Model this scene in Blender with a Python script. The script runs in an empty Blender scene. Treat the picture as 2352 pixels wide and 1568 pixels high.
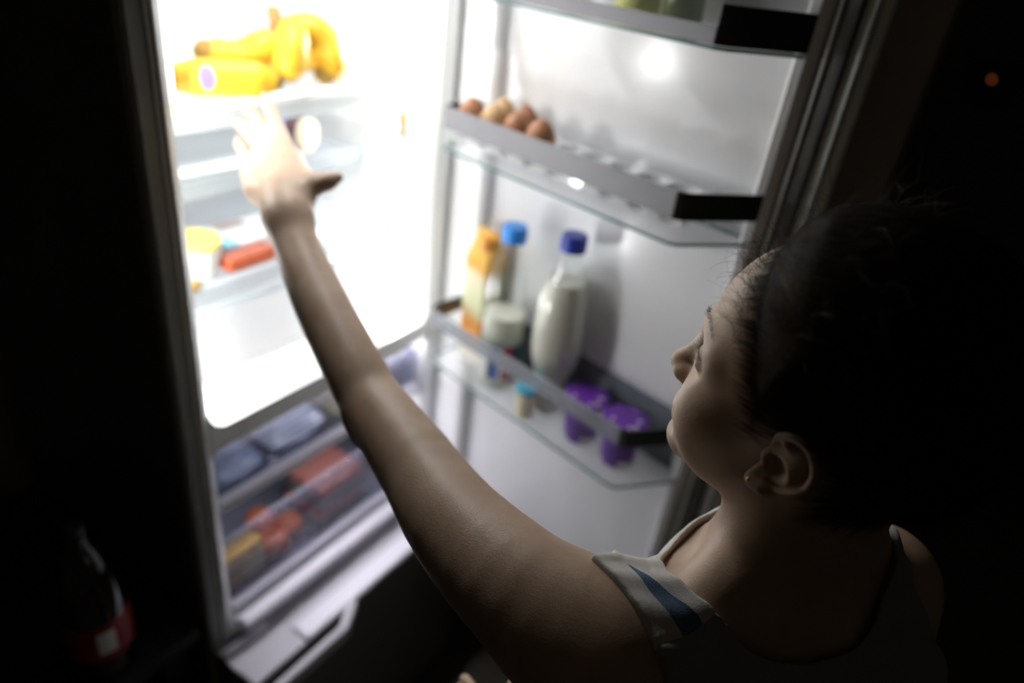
import bpy, bmesh, math, random
import numpy as np
from mathutils import Vector, Matrix

S = bpy.context.scene
COL = S.collection
PI = math.pi

# ------------------------------------------------------------------ camera, world, exposure
CAM_Z = 1.60
F_PX = 1640.0
rx = Vector((0.5585, -0.8214, 0.1158)); ry = Vector((0.3574, 0.3642, 0.8600)); rz = Vector((-0.7486, -0.4389, 0.4970))
cam_d = bpy.data.cameras.new('camera')
cam = bpy.data.objects.new('camera', cam_d); COL.objects.link(cam)
Mc = Matrix((rx, ry, rz)).transposed().to_4x4(); Mc.translation = Vector((0, 0, CAM_Z))
cam.matrix_world = Mc
cam_d.sensor_width = 36.0
cam_d.lens = F_PX / 2352.0 * 36.0
cam_d.clip_start = 0.02
cam_d.dof.use_dof = True
cam_d.dof.focus_distance = 0.572
cam_d.dof.aperture_fstop = 1.9
S.camera = cam

world = bpy.data.worlds.new('night_room'); S.world = world
world.use_nodes = True
world.node_tree.nodes['Background'].inputs[0].default_value = (1.0, 0.86, 0.66, 1)
world.node_tree.nodes['Background'].inputs[1].default_value = 0.010

S.view_settings.view_transform = 'Standard'
S.view_settings.look = 'None'
S.view_settings.gamma = 1.0
S.view_settings.use_curve_mapping = False
S.view_settings.exposure = 0.0
LED = 152.0          # radiance of the lamp diffusers inside the refrigerator

# ------------------------------------------------------------------ materials
def nt(m): return m.node_tree.nodes, m.node_tree.links
def pbr(name, col, rough=0.5, metal=0.0, spec=0.5, noise=0.0, nscale=40, bump=0.0, bscale=200, sss=0.0, emit=None, trans=0.0, coat=0.0):
    m = bpy.data.materials.new(name); m.use_nodes = True
    N, L = nt(m); b = N['Principled BSDF']
    b.inputs['Base Color'].default_value = (*col, 1); b.inputs['Roughness'].default_value = rough
    b.inputs['Metallic'].default_value = metal; b.inputs['Specular IOR Level'].default_value = spec
    b.inputs['Coat Weight'].default_value = coat
    if trans: b.inputs['Transmission Weight'].default_value = trans
    if sss:
        b.inputs['Subsurface Weight'].default_value = sss
        b.inputs['Subsurface Radius'].default_value = (1.0, 0.35, 0.2)
        b.inputs['Subsurface Scale'].default_value = 0.006
    tc = N.new('ShaderNodeTexCoord')
    if noise:
        n = N.new('ShaderNodeTexNoise'); n.inputs['Scale'].default_value = nscale; n.inputs['Detail'].default_value = 4
        L.new(tc.outputs['Object'], n.inputs['Vector'])
        mx = N.new('ShaderNodeMix'); mx.data_type = 'RGBA'
        mx.inputs[6].default_value = (*[c * (1 - noise) for c in col], 1); mx.inputs[7].default_value = (*[min(1, c * (1 + noise)) for c in col], 1)
        L.new(n.outputs['Fac'], mx.inputs[0]); L.new(mx.outputs[2], b.inputs['Base Color'])
    if bump:
        n2 = N.new('ShaderNodeTexNoise'); n2.inputs['Scale'].default_value = bscale; n2.inputs['Detail'].default_value = 3
        L.new(tc.outputs['Object'], n2.inputs['Vector'])
        bp = N.new('ShaderNodeBump'); bp.inputs['Strength'].default_value = bump; bp.inputs['Distance'].default_value = 0.001
        L.new(n2.outputs['Fac'], bp.inputs['Height']); L.new(bp.outputs['Normal'], b.inputs['Normal'])
    if emit:
        b.inputs['Emission Color'].default_value = (*emit[0], 1); b.inputs['Emission Strength'].default_value = emit[1]
    return m
def clear(name, tint=(0.93, 0.97, 0.96), amount=0.12, rough=0.02, haze=0.0, hazecol=(0.9, 0.9, 0.95)):
    """thin clear plastic or glass sheet: see-through, with a fresnel reflection"""
    m = bpy.data.materials.new(name); m.use_nodes = True
    N, L = nt(m); N.remove(N['Principled BSDF']); out = N['Material Output']
    tr = N.new('ShaderNodeBsdfTransparent'); tr.inputs[0].default_value = (*tint, 1)
    gl = N.new('ShaderNodeBsdfGlossy'); gl.inputs['Roughness'].default_value = rough; gl.inputs[0].default_value = (1, 1, 1, 1)
    lw = N.new('ShaderNodeLayerWeight'); lw.inputs['Blend'].default_value = 0.5
    pw = N.new('ShaderNodeMath'); pw.operation = 'POWER'; pw.inputs[1].default_value = 5.0; L.new(lw.outputs['Facing'], pw.inputs[0])
    ma = N.new('ShaderNodeMath'); ma.operation = 'MULTIPLY_ADD'; ma.inputs[1].default_value = 0.7; ma.inputs[2].default_value = amount * 0.22; L.new(pw.outputs[0], ma.inputs[0])
    mx = N.new('ShaderNodeMixShader'); L.new(ma.outputs[0], mx.inputs[0])
    src = tr
    if haze:
        df = N.new('ShaderNodeBsdfDiffuse'); df.inputs[0].default_value = (*hazecol, 1)
        m2 = N.new('ShaderNodeMixShader'); m2.inputs[0].default_value = haze
        L.new(tr.outputs[0], m2.inputs[1]); L.new(df.outputs[0], m2.inputs[2]); src = m2
    L.new(src.outputs[0], mx.inputs[1]); L.new(gl.outputs[0], mx.inputs[2]); L.new(mx.outputs[0], out.inputs[0])
    return m

M = {}
M['white'] = pbr('white_abs_plastic', (0.86, 0.87, 0.87), 0.35, spec=0.4)
M['liner'] = pbr('liner_white', (0.88, 0.88, 0.87), 0.3, spec=0.5)
M['panel'] = pbr('door_panel_white', (0.88, 0.89, 0.91), 0.20, spec=0.35)
M['frame'] = pbr('frame_grey_white', (0.80, 0.82, 0.81), 0.4)
M['steel'] = pbr('dark_steel_side', (0.10, 0.10, 0.095), 0.45, metal=0.3, bump=0.1, bscale=500)
M['steel_edge'] = pbr('steel_edge', (0.30, 0.31, 0.29), 0.5)
M['inox'] = pbr('brushed_front', (0.16, 0.145, 0.135), 0.45, metal=0.4)
M['gasket'] = pbr('rubber_gasket', (0.045, 0.040, 0.036), 0.6)
M['rim'] = pbr('door_rim_grey', (0.22, 0.21, 0.20), 0.5)
M['gasket_line'] = pbr('grey_gasket_lip', (0.55, 0.57, 0.55), 0.5)
M['rail'] = pbr('grey_rail_plastic', (0.27, 0.27, 0.29), 0.45)
M['rail_green'] = pbr('dark_green_grey_rail', (0.035, 0.045, 0.042), 0.35)
M['rail_dark'] = pbr('dark_rail_plastic', (0.018, 0.018, 0.019), 0.45, spec=0.25)
M['bin'] = clear('clear_bin', (0.992, 0.997, 0.996), 0.07, 0.03, 0.03, (0.92, 0.94, 0.97))
M['back_reflection'] = clear('grey_reflection_sheet', (0.70, 0.75, 0.79), 0.15, 0.10, 0.30, (0.50, 0.54, 0.60))  # tint imitating a grey reflection
M['rail_clear'] = clear('smoked_clear_rail', (0.80, 0.84, 0.86), 0.12, 0.08, 0.40, (0.50, 0.51, 0.56))
M['bin_edge'] = pbr('green_glass_edge', (0.12, 0.22, 0.22), 0.2)
M['bin_base'] = clear('clear_bin_base', (0.985, 0.992, 0.992), 0.06, 0.06, 0.16, (0.94, 0.95, 0.98))
M['glass'] = clear('shelf_glass', (0.90, 0.93, 0.92), 1.1, 0.03)
M['drawer_rib'] = clear('drawer_rib_plastic', (0.70, 0.70, 0.76), 0.2, 0.1, 0.35, (0.45, 0.45, 0.52))
M['drawer'] = clear('smoky_drawer_plastic', (0.86, 0.87, 0.92), 0.12, 0.10, 0.06, (0.6, 0.6, 0.68))
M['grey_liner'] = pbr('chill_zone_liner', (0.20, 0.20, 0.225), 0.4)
M['lav'] = pbr('pale_drawer_plastic', (0.80, 0.78, 0.84), 0.35)
M['lav_mid'] = pbr('mid_grey_plastic', (0.50, 0.49, 0.53), 0.45)
M['fill_low'] = pbr('chill_fill_glow', (0.9, 0.9, 0.9), 0.4, emit=((0.95, 0.92, 1.0), 64.0))  # glow of a fill strip added in the chill zone
M['fill_shelf'] = pbr('shelf_fill_glow', (0.9, 0.9, 0.9), 0.4, emit=((0.96, 0.97, 1.0), 3.5))  # glow of the fill strips added under the shelves
M['fill_dim'] = pbr('chill_fill_glow_dim', (0.9, 0.9, 0.9), 0.4, emit=((0.95, 0.92, 1.0), 8.0))  # weaker glow for an added chill zone fill strip
M['fill_mid'] = pbr('chill_fill_glow_upper', (0.9, 0.9, 0.9), 0.4, emit=((0.95, 0.92, 1.0), 48.0))  # glow of the added fill strip near the hinge
M['lamp'] = pbr('lamp_diffuser', (0.9, 0.9, 0.9), 0.4, emit=((0.98, 0.985, 1.0), LED))

def frosted(name, col, clearness):
    m = bpy.data.materials.new(name); m.use_nodes = True
    N, L = nt(m); N.remove(N['Principled BSDF']); out = N['Material Output']
    tl = N.new('ShaderNodeBsdfTranslucent'); tl.inputs[0].default_value = (*col, 1)
    df = N.new('ShaderNodeBsdfDiffuse'); df.inputs[0].default_value = (*col, 1)
    tr = N.new('ShaderNodeBsdfTransparent'); tr.inputs[0].default_value = (0.97, 0.97, 0.97, 1)
    a = N.new('ShaderNodeMixShader'); a.inputs[0].default_value = 0.35; L.new(tl.outputs[0], a.inputs[1]); L.new(df.outputs[0], a.inputs[2])
    c = N.new('ShaderNodeMixShader'); c.inputs[0].default_value = clearness; L.new(a.outputs[0], c.inputs[1]); L.new(tr.outputs[0], c.inputs[2])
    L.new(c.outputs[0], out.inputs[0]); return m
M['trim'] = frosted('lit_trim_plastic', (0.74, 0.78, 0.80), 0.30)
M['shelfpane'] = frosted('satin_shelf_glass', (0.72, 0.76, 0.80), 0.55)
M['frosted'] = frosted('frosted_drawer_plastic', (0.93, 0.93, 0.93), 0.45)

# ------------------------------------------------------------------ mesh helpers
class MB:
    def __init__(s): s.v = []; s.f = []; s.mi = []; s.cur = 0
    def add(s, vs, fs, mi=None):
        o = len(s.v); s.v += [tuple(v) for v in vs]
        s.f += [tuple(i + o for i in f) for f in fs]; s.mi += [s.cur if mi is None else mi] * len(fs)
    def box(s, x0, x1, y0, y1, z0, z1, T=None, mi=None):
        vs = [(x, y, z) for x in (x0, x1) for y in (y0, y1) for z in (z0, z1)]
        if T: vs = [T(*v) for v in vs]
        s.add(vs, [(0, 1, 3, 2), (4, 6, 7, 5), (0, 4, 5, 1), (2, 3, 7, 6), (0, 2, 6, 4), (1, 5, 7, 3)], mi)
    def prism(s, poly, z0, z1, T=None, mi=None):
        n = len(poly)
        vs = [(x, y, z0) for x, y in poly] + [(x, y, z1) for x, y in poly]
        if T: vs = [T(*v) for v in vs]
        fs = [tuple(range(n - 1, -1, -1)), tuple(range(n, 2 * n))] + [(i, (i + 1) % n, n + (i + 1) % n, n + i) for i in range(n)]
        s.add(vs, fs, mi)
    def lathe(s, prof, n=32, c=(0, 0, 0), T=None, mi=None):
        vs = []; fs = []
        for r, z in prof:
            for k in range(n):
                a = 2 * PI * k / n; vs.append((c[0] + r * math.cos(a), c[1] + r * math.sin(a), c[2] + z))
        if T: vs = [T(*v) for v in vs]
        m = len(prof)
        for i in range(m - 1):
            for k in range(n):
                k2 = (k + 1) % n; fs.append((i * n + k, i * n + k2, (i + 1) * n + k2, (i + 1) * n + k))
        if prof[0][0] > 1e-6: fs.append(tuple(range(n - 1, -1, -1)))
        if prof[-1][0] > 1e-6: fs.append(tuple((m - 1) * n + k for k in range(n)))
        s.add(vs, fs, mi)
    def tube(s, pts, rad, n=10, mi=None, flat=1.0):
        pts = [Vector(p) for p in pts]; R = rad if hasattr(rad, '__len__') else [rad] * len(pts)
        vs = []; fs = []; up = None
        for i, p in enumerate(pts):
            t = (pts[min(i + 1, len(pts) - 1)] - pts[max(i - 1, 0)]).normalized()
            if up is None:
                up = Vector((0, 0, 1)) if abs(t.z) < 0.9 else Vector((1, 0, 0))
            a = t.cross(up).normalized(); b = a.cross(t).normalized(); up = b
            for k in range(n):
                an = 2 * PI * k / n; vs.append(p + a * (math.cos(an) * R[i]) + b * (math.sin(an) * R[i] * flat))
        m = len(pts)
        for i in range(m - 1):
            for k in range(n):
                k2 = (k + 1) % n; fs.append((i * n + k, i * n + k2, (i + 1) * n + k2, (i + 1) * n + k))
        fs.append(tuple(range(n - 1, -1, -1))); fs.append(tuple((m - 1) * n + k for k in range(n)))
        s.add(vs, fs, mi)

ORIG = {}
def worig(o): return ORIG.get(o.name, Vector((0, 0, 0)))
def obj(name, mb, mats, parent=None, bevel=0.0, smooth=False, seg=2, origin=None, sub=0):
    me = bpy.data.meshes.new(name)
    vs = np.array(mb.v, float)
    o3 = Vector(origin) if origin is not None else Vector(((vs[:, 0].min() + vs[:, 0].max()) / 2, (vs[:, 1].min() + vs[:, 1].max()) / 2, vs[:, 2].min()))
    me.from_pydata((vs - np.array(o3)).tolist(), [], mb.f)
    mats = mats if isinstance(mats, (list, tuple)) else [mats]
    for m in mats: me.materials.append(m)
    if len(mats) > 1: me.polygons.foreach_set('material_index', mb.mi)
    bm = bmesh.new(); bm.from_mesh(me); bmesh.ops.recalc_face_normals(bm, faces=bm.faces); bm.to_mesh(me); bm.free()
    o = bpy.data.objects.new(name, me); COL.objects.link(o)
    ORIG[o.name] = o3
    if parent is not None: o.parent = parent; o.location = o3 - worig(parent)
    else: o.location = o3
    if bevel:
        b = o.modifiers.new('bevel', 'BEVEL'); b.width = bevel; b.segments = seg; b.limit_method = 'ANGLE'; b.angle_limit = math.radians(40)
    if sub:
        q = o.modifiers.new('sub', 'SUBSURF'); q.levels = sub; q.render_levels = sub
    if smooth or bevel:
        me.polygons.foreach_set('use_smooth', [True] * len(me.polygons))
        if not sub:
            w = o.modifiers.new('wn', 'WEIGHTED_NORMAL') if bevel else None
    if smooth == 'auto': me.set_sharp_from_angle(angle=math.radians(35))
    return o
def tag(o, label=None, cat=None, group=None, kind=None):
    if label: o['label'] = label
    if cat: o['category'] = cat
    if group: o['group'] = group
    if kind: o['kind'] = kind
    return o
def empty(name, loc):
    e = bpy.data.objects.new(name, None); e.empty_display_size = 0.05; COL.objects.link(e); e.location = loc; ORIG[e.name] = Vector(loc); return e

# door frame of reference: s along the door from the hinge, w towards the food side, z up
HX, HY = 1.08, 0.78
_d = Vector((-0.195, -0.981)).normalized(); _n = Vector((-0.981, 0.195)).normalized()
def DT(s, w, z): return (HX + _d.x * s + _n.x * w, HY + _d.y * s + _n.y * w, z)

# ------------------------------------------------------------------ room
def struct(name, mb, m): return tag(obj(name, mb, m), kind='structure')
M['floor'] = pbr('dark_floor', (0.09, 0.075, 0.06), 0.5, noise=0.3, nscale=6)
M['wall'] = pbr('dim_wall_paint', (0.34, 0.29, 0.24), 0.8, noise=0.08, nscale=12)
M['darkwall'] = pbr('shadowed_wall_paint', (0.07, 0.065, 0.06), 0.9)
b = MB(); b.box(-1.6, 3.4, -2.4, 1.6, -0.23, -0.17); struct('floor', b, M['floor'])
b = MB(); b.box(-0.6, 1.62, 0.0, 1.6, 2.6, 2.66); struct('ceiling', b, M['wall'])
b = MB(); b.box(-1.6, 1.62, 1.5, 1.6, -0.17, 2.6); struct('wall_back', b, M['wall'])
b = MB(); b.box(1.52, 1.62, 0.121, 1.5, -0.17, 2.6); struct('wall_right', b, M['wall'])
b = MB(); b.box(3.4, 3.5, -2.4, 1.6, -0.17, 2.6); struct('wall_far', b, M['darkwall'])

# ------------------------------------------------------------------ refrigerator
X0, X1 = 0.521, 1.040      # inner width
YF = 0.82                  # front plane
fr = empty('refrigerator', (0.78, 1.12, -0.17))
tag(fr, 'tall silver refrigerator standing open with its bright inside lit', 'refrigerator')

b = MB()
b.box(0.475, 0.487, 0.845, 1.42, -0.15, 1.88); b.box(1.076, 1.088, 0.845, 1.42, -0.15, 1.88)
b.box(0.487, 1.076, 0.845, 1.42, 1.865, 1.88); b.box(0.487, 1.076, 1.408, 1.42, -0.15, 1.865); b.box(0.487, 1.076, 0.845, 1.408, -0.15, -0.135)
obj('outer_cabinet', b, M['steel'], fr, bevel=0.002)
for fx in (0.53, 1.03):
    for fy in (0.90, 1.36): b = MB(); b.lathe([(0.018, 0), (0.02, 0.004), (0.014, 0.02)], 14, (fx, fy, -0.17)); obj('levelling_foot', b, M['gasket'], fr)
# side edges of the cabinet (painted return on the left, white on the hinge side)
b = MB(); b.prism([(0.475, 0.846), (0.475, 0.832), (0.479, 0.826), (0.498, 0.8235), (0.498, 0.846)], -0.14, 1.88); obj('cabinet_edge', b, M['steel_edge'], fr)
b = MB(); b.prism([(1.088, 0.846), (1.088, 0.8225), (1.065, 0.8225), (1.065, 0.846)], -0.14, 1.88); o = obj('cabinet_edge', b, M['white'], fr); o['label'] = 'white edge on the hinge side'
# white front frame with rounded openings
def corner(mb, cx, cz, sx, sz, r, y0, y1, n=8):
    pts = [(cx, cz)]
    for i in range(n + 1):
        a = PI / 2 * i / n; pts.append((cx + sx * (r - r * math.sin(a)), cz + sz * (r - r * math.cos(a))))
    vs = [(x, y0, z) for x, z in pts] + [(x, y1, z) for x, z in pts]; m = len(pts)
    mb.add(vs, [tuple(range(m)), tuple(range(2 * m - 1, m - 1, -1))] + [(i, (i + 1) % m, m + (i + 1) % m, m + i) for i in range(m)])
ZB, ZM, ZL = 0.872, 0.832, 0.425     # fridge floor, top of the chill zone, bottom of the chill zone
b = MB()
for sx in (1, -1):
    X = (lambda x: x) if sx == 1 else (lambda x: 0.475 + 1.088 - x)
    xi = X0 if sx == 1 else X0
    prof = [(0.4985, 0.85), (0.4985, 0.8215), (0.5035, 0.8205), (0.5048, 0.8165), (0.5075, 0.8165), (0.5088, 0.8195), (X0 - 0.001, 0.8250), (X0, 0.827), (X0, 0.87), (0.51, 0.87)]
    b.prism([(X(x), y) for x, y in prof], 0.40, 1.865)
b.box(X0 - 0.004, X1 + 0.004, YF, 0.87, ZM, ZB)
b.box(X0 - 0.004, X1 + 0.004, YF, 0.87, 1.825, 1.865)
b.box(X0 - 0.004, X1 + 0.004, YF, 0.87, 0.395, ZL)
for (cx, sx) in ((X0, 1), (X1, -1)):
    corner(b, cx, ZB, sx, 1, 0.028, YF + 0.001, 0.87); corner(b, cx, 1.825, sx, -1, 0.028, YF + 0.001, 0.87)
    corner(b, cx, ZM, sx, -1, 0.012, YF + 0.001, 0.87); corner(b, cx, ZL, sx, 1, 0.012, YF + 0.001, 0.87)
obj('front_frame', b, M['frame'], fr)
# liners
b = MB()
YB = 1.31
b.box(X0 - 0.012, X0, 0.87, YB, ZB, 1.83); b.box(X1, X1 + 0.012, 0.87, YB, ZB, 1.83)
b.box(X0, X1, YB, YB + 0.012, ZB, 1.83); b.box(X0, X1, 0.87, YB, ZB - 0.02, ZB); b.box(X0, X1, 0.87, YB, 1.825, 1.84)
for zz in (1.01, 1.155, 1.28, 1.60, 1.74):                       # shelf ribs moulded in the side walls
    b.box(X0, X0 + 0.006, 0.90, YB, zz - 0.05, zz - 0.035); b.box(X1 - 0.006, X1, 0.90, YB, zz - 0.05, zz - 0.035)
obj('inner_liner', b, M['liner'], fr)
b = MB()
b.box(0.60, 0.96, YB - 0.012, YB, 1.38, 1.80)
obj('air_duct_cover', b, M['liner'], fr, bevel=0.004)
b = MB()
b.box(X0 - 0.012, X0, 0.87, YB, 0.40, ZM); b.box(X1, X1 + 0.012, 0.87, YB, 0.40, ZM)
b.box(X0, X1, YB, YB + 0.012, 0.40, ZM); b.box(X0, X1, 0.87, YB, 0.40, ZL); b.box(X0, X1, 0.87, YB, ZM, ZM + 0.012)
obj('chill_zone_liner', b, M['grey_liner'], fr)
# lamps; some of them are fill, added only for brightness
LAMPS = ((0.68, 0.88, 0.885, 0.917, 1.817, 1.825), (X0, X0 + 0.006, 0.875, 0.918, 1.350, 1.405), (X0, X0 + 0.006, 0.873, 0.900, 1.125, 1.160),  # last one here is added fill for the door
         (X1 - 0.006, X1, 0.930, 0.950, 1.200, 1.250), (X1 - 0.006, X1, 0.930, 0.955, 1.370, 1.450),
         (X1 - 0.006, X1, 0.890, 0.915, 0.910, 0.980), (X0, X0 + 0.006, 0.890, 0.915, 0.910, 0.980), (X1 - 0.006, X1, 1.020, 1.070, 0.930, 0.990))  # added fill, kept out of sight to whiten the crisper
for (x0, x1, y0, y1, z0, z1) in LAMPS:
    b = MB(); b.box(x0, x1, y0, y1, z0, z1)
    obj('led_or_fill_lamp', b, M['lamp'], fr, bevel=0.002)
b = MB(); b.box(0.88, 1.02, 0.836, 0.852, ZM - 0.005, ZM); obj('chill_fill', b, M['fill_mid'], fr, bevel=0.002)  # added strip under the divider, brightens the lower door
b = MB(); b.box(0.55, 0.87, 0.838, 0.856, ZM - 0.005, ZM); obj('chill_fill', b, M['fill_dim'], fr, bevel=0.002)  # added dim strip, lifts the bags in the upper drawer
b = MB(); b.box(0.56, 1.00, 0.8375, 0.8460, 0.6845, 0.6870); obj('chill_fill', b, M['fill_low'], fr, bevel=0.002)  # added strip hidden under the rail, lights ledge and freezer top
# shelves
def shelf(y0, ztop, gm='glass', name='shelf'):
    b = MB(); b.box(X0 + 0.008, X1 - 0.008, y0 + 0.012, YB - 0.02, ztop - 0.006, ztop)
    s = obj(name, b, M[gm], fr)
    b = MB(); b.box(X0 + 0.004, X1 - 0.004, y0, y0 + 0.016, ztop - 0.026, ztop + 0.003)
    obj('front_trim', b, M['trim'], s, bevel=0.004)
    b = MB(); b.box(X0 + 0.008, X1 - 0.008, YB - 0.022, YB - 0.012, ztop - 0.010, ztop + 0.018)
    obj('rear_stop', b, M['white'], s, bevel=0.002)
    b = MB(); b.box(0.60, 0.96, y0 + 0.060, y0 + 0.085, ztop - 0.0095, ztop - 0.0065); obj('shelf_fill', b, M['fill_shelf'], s)  # added hidden strip, brightens the space under the shelf
    return s
shelf(0.940, 1.318)
shelf(1.010, 1.190, 'shelfpane')
shelf(0.925, 1.052, 'shelfpane')
# crisper drawer: one wide pale box
b = MB()
b.box(X0 + 0.012, X1 - 0.012, 0.932, 0.938, 0.880, 1.015)
b.box(X0 + 0.012, X1 - 0.012, 0.938, 1.26, 0.880, 0.885); b.box(X0 + 0.012, X1 - 0.012, 1.255, 1.26, 0.885, 1.015)
b.box(X0 + 0.012, X0 + 0.017, 0.938, 1.255, 0.885, 1.015); b.box(X1 - 0.017, X1 - 0.012, 0.938, 1.255, 0.885, 1.015)
cd = obj('crisper_drawer', b, M['frosted'], fr)
b = MB(); b.box(X0 + 0.012, X1 - 0.012, 0.922, 0.938, 1.000, 1.018); obj('grip', b, M['trim'], cd, bevel=0.004)

# chill zone drawers
def chill_drawer(z0, z1, foot, ribs):
    b = MB()
    b.box(X0 + 0.008, X1 - 0.008, 0.842, 0.846, z0, z1)
    b.box(X0 + 0.008, X1 - 0.008, 0.846, 1.27, z0, z0 + 0.004); b.box(X0 + 0.008, X1 - 0.008, 1.266, 1.27, z0 + 0.004, z1)
    b.box(X0 + 0.008, X0 + 0.012, 0.846, 1.266, z0 + 0.004, z1); b.box(X1 - 0.012, X1 - 0.008, 0.846, 1.266, z0 + 0.004, z1)
    d = obj('chill_drawer', b, M['drawer'], fr)
    b = MB(); b.box(X0 + 0.006, X1 - 0.006, 0.828, 0.848, z0 - 0.003, z0 + foot); obj('front_rail', b, M['lav'], d, bevel=0.006, seg=3)
    b = MB(); b.box(X0 + 0.008, X1 - 0.008, 0.836, 0.850, z1 - 0.006, z1 + 0.004); obj('top_rim', b, M['drawer'], d, bevel=0.002)
    for k in range(ribs):
        zr = z0 + 0.030 + (z1 - z0 - 0.040) * (k + 0.5) / ribs
        b = MB(); b.box(X0 + 0.010, X1 - 0.010, 0.8395, 0.8425, zr, zr + 0.0022); obj('front_rib', b, M['drawer_rib'], d)
    return d
chill_drawer(0.690, 0.800, 0.022, 4)
chill_drawer(0.442, 0.610, 0.014, 4)
b = MB(); b.box(X0 + 0.004, X1 - 0.004, 0.790, 0.822, 0.414, 0.438); obj('bottom_ledge', b, M['lav'], fr, bevel=0.009, seg=3)

# lower freezer drawer, closed: its top face shows
b = MB()
b.box(0.477, 1.086, 0.712, 0.838, -0.13, 0.376)
fz = obj('freezer_drawer', b, M['inox'], fr, bevel=0.004)
b = MB()
b.box(0.479, 1.084, 0.758, 0.836, 0.376, 0.381)
obj('top_face', b, M['lav_mid'], fz, bevel=0.001)
b = MB(); b.box(0.600, 1.084, 0.712, 0.758, 0.374, 0.390); obj('front_lip', b, M['lav'], fz, bevel=0.007, seg=3)  # pale stretch of the lip: light falling here is put into the colour
b = MB(); b.box(0.479, 0.598, 0.712, 0.758, 0.374, 0.384); obj('lip_dim_end', b, M['lav_mid'], fz, bevel=0.003)  # same lip in grey where less light falls, shade put into the colour
b = MB()
b.prism([(0.40, 0.674), (0.668, 0.674), (0.725, 0.706), (0.725, 0.714), (0.700, 0.714), (0.660, 0.690), (0.40, 0.690)], 0.352, 0.386)
obj('handle', b, M['lav_mid'], fz, bevel=0.004)
b = MB(); b.tube([(0.479, 0.799, 0.390), (0.560, 0.797, 0.390), (0.572, 0.797, 0.389)], [0.008, 0.008, 0.006], 12); obj('slide_pin', b, M['lav'], fz, smooth=True)

# door
b = MB()
b.box(0.0, 0.640, -0.062, -0.018, 0.405, 1.875, DT)
dr = obj('door', b, M['steel'], fr, bevel=0.006)
b = MB()
b.box(0.012, 0.628, -0.018, -0.006, 0.415, 1.865, DT)
obj('inner_rim', b, M['rim'], dr)
b = MB()
zb0, zb1 = 0.425, 1.855
b.box(0.640, 0.652, -0.030, -0.020, 0.41, 1.87, DT)
b.box(0.6275, 0.6405, -0.016, -0.0045, 0.41, 1.87, DT)
obj('edge_trim', b, M['gasket_line'], dr)
b = MB()
for a0, a1 in ((0.012, 0.030), (0.612, 0.628)): b.box(a0, a1, -0.008, 0.004, zb0, zb1, DT)
b.box(0.030, 0.612, -0.008, 0.004, zb0, zb0 + 0.016, DT); b.box(0.030, 0.612, -0.008, 0.004, zb1 - 0.016, zb1, DT)
obj('gasket', b, M['gasket'], dr, bevel=0.003)
b = MB(); b.box(0.600, 0.604, -0.006, 0.002, zb0, zb1, DT); obj('gasket_lip', b, M['gasket_line'], dr)
b = MB(); b.box(0.068, 0.580, -0.006, 0.0, 0.45, 1.83, DT); obj('inner_panel', b, M['panel'], dr)
b = MB()
b.prism([(0.570, -0.006), (0.570, 0.014), (0.576, 0.020), (0.586, 0.016), (0.592, -0.006)], 0.44, 1.84, DT)
b.prism([(0.034, -0.006), (0.034, 0.022), (0.040, 0.028), (0.066, 0.028), (0.074, 0.022), (0.074, -0.006)], 0.44, 1.425, DT)
b.prism([(0.034, -0.006), (0.034, 0.022), (0.040, 0.028), (0.062, 0.028), (0.068, 0.022), (0.068, -0.006)], 1.425, 1.84, DT)
b.box(0.074, 0.570, -0.006, 0.018, 0.44, 0.47, DT); b.box(0.074, 0.570, -0.006, 0.018, 1.81, 1.84, DT)
b.prism([(-0.0455, -0.004), (-0.0455, 0.003), (-0.034, 0.005), (0.010, 0.010), (0.034, 0.012), (0.034, -0.006), (-0.020, -0.010)], 0.43, 1.85, DT)
obj('panel_dike', b, M['white'], dr)

# door bins: plan outline (s, w), open to the top
PLAN = [(0.052, 0.001), (0.058, 0.112), (0.068, 0.121), (0.522, 0.121), (0.534, 0.115), (0.586, 0.022), (0.569, 0.001)]
def inset(poly, t):
    out = []; n = len(poly); A = sum(poly[i][0] * poly[(i + 1) % n][1] - poly[(i + 1) % n][0] * poly[i][1] for i in range(n))
    sg = 1 if A > 0 else -1
    for i in range(n):
        p0 = Vector(poly[i - 1]); p = Vector(poly[i]); p1 = Vector(poly[(i + 1) % n])
        d0 = (p - p0).normalized(); d1 = (p1 - p).normalized()
        n0 = Vector((-d0.y, d0.x)) * sg; n1 = Vector((-d1.y, d1.x)) * sg
        h = (n0 + n1).normalized(); out.append(tuple(p + h * (t / max(0.3, h.dot(n0)))))
    return out
def ring(mb, outer, inner, z0, z1, T, closed=True, mi=None):
    n = len(outer); vs = []
    for poly in (outer, inner):
        for z in (z0, z1): vs += [T(x, y, z) for x, y in poly]
    fs = []
    rng_ = range(n) if closed else range(n - 1)
    for i in rng_:
        j = (i + 1) % n
        fs += [(i, j, n + j, n + i), (2 * n + i, 3 * n + i, 3 * n + j, 2 * n + j), (n + i, n + j, 3 * n + j, 3 * n + i), (i, 2 * n + i, 2 * n + j, j)]
    if not closed: fs += [(0, n, 3 * n, 2 * n), (n - 1, 3 * n - 1, 4 * n - 1, 2 * n - 1)]
    mb.add(vs, fs, mi)
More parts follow.
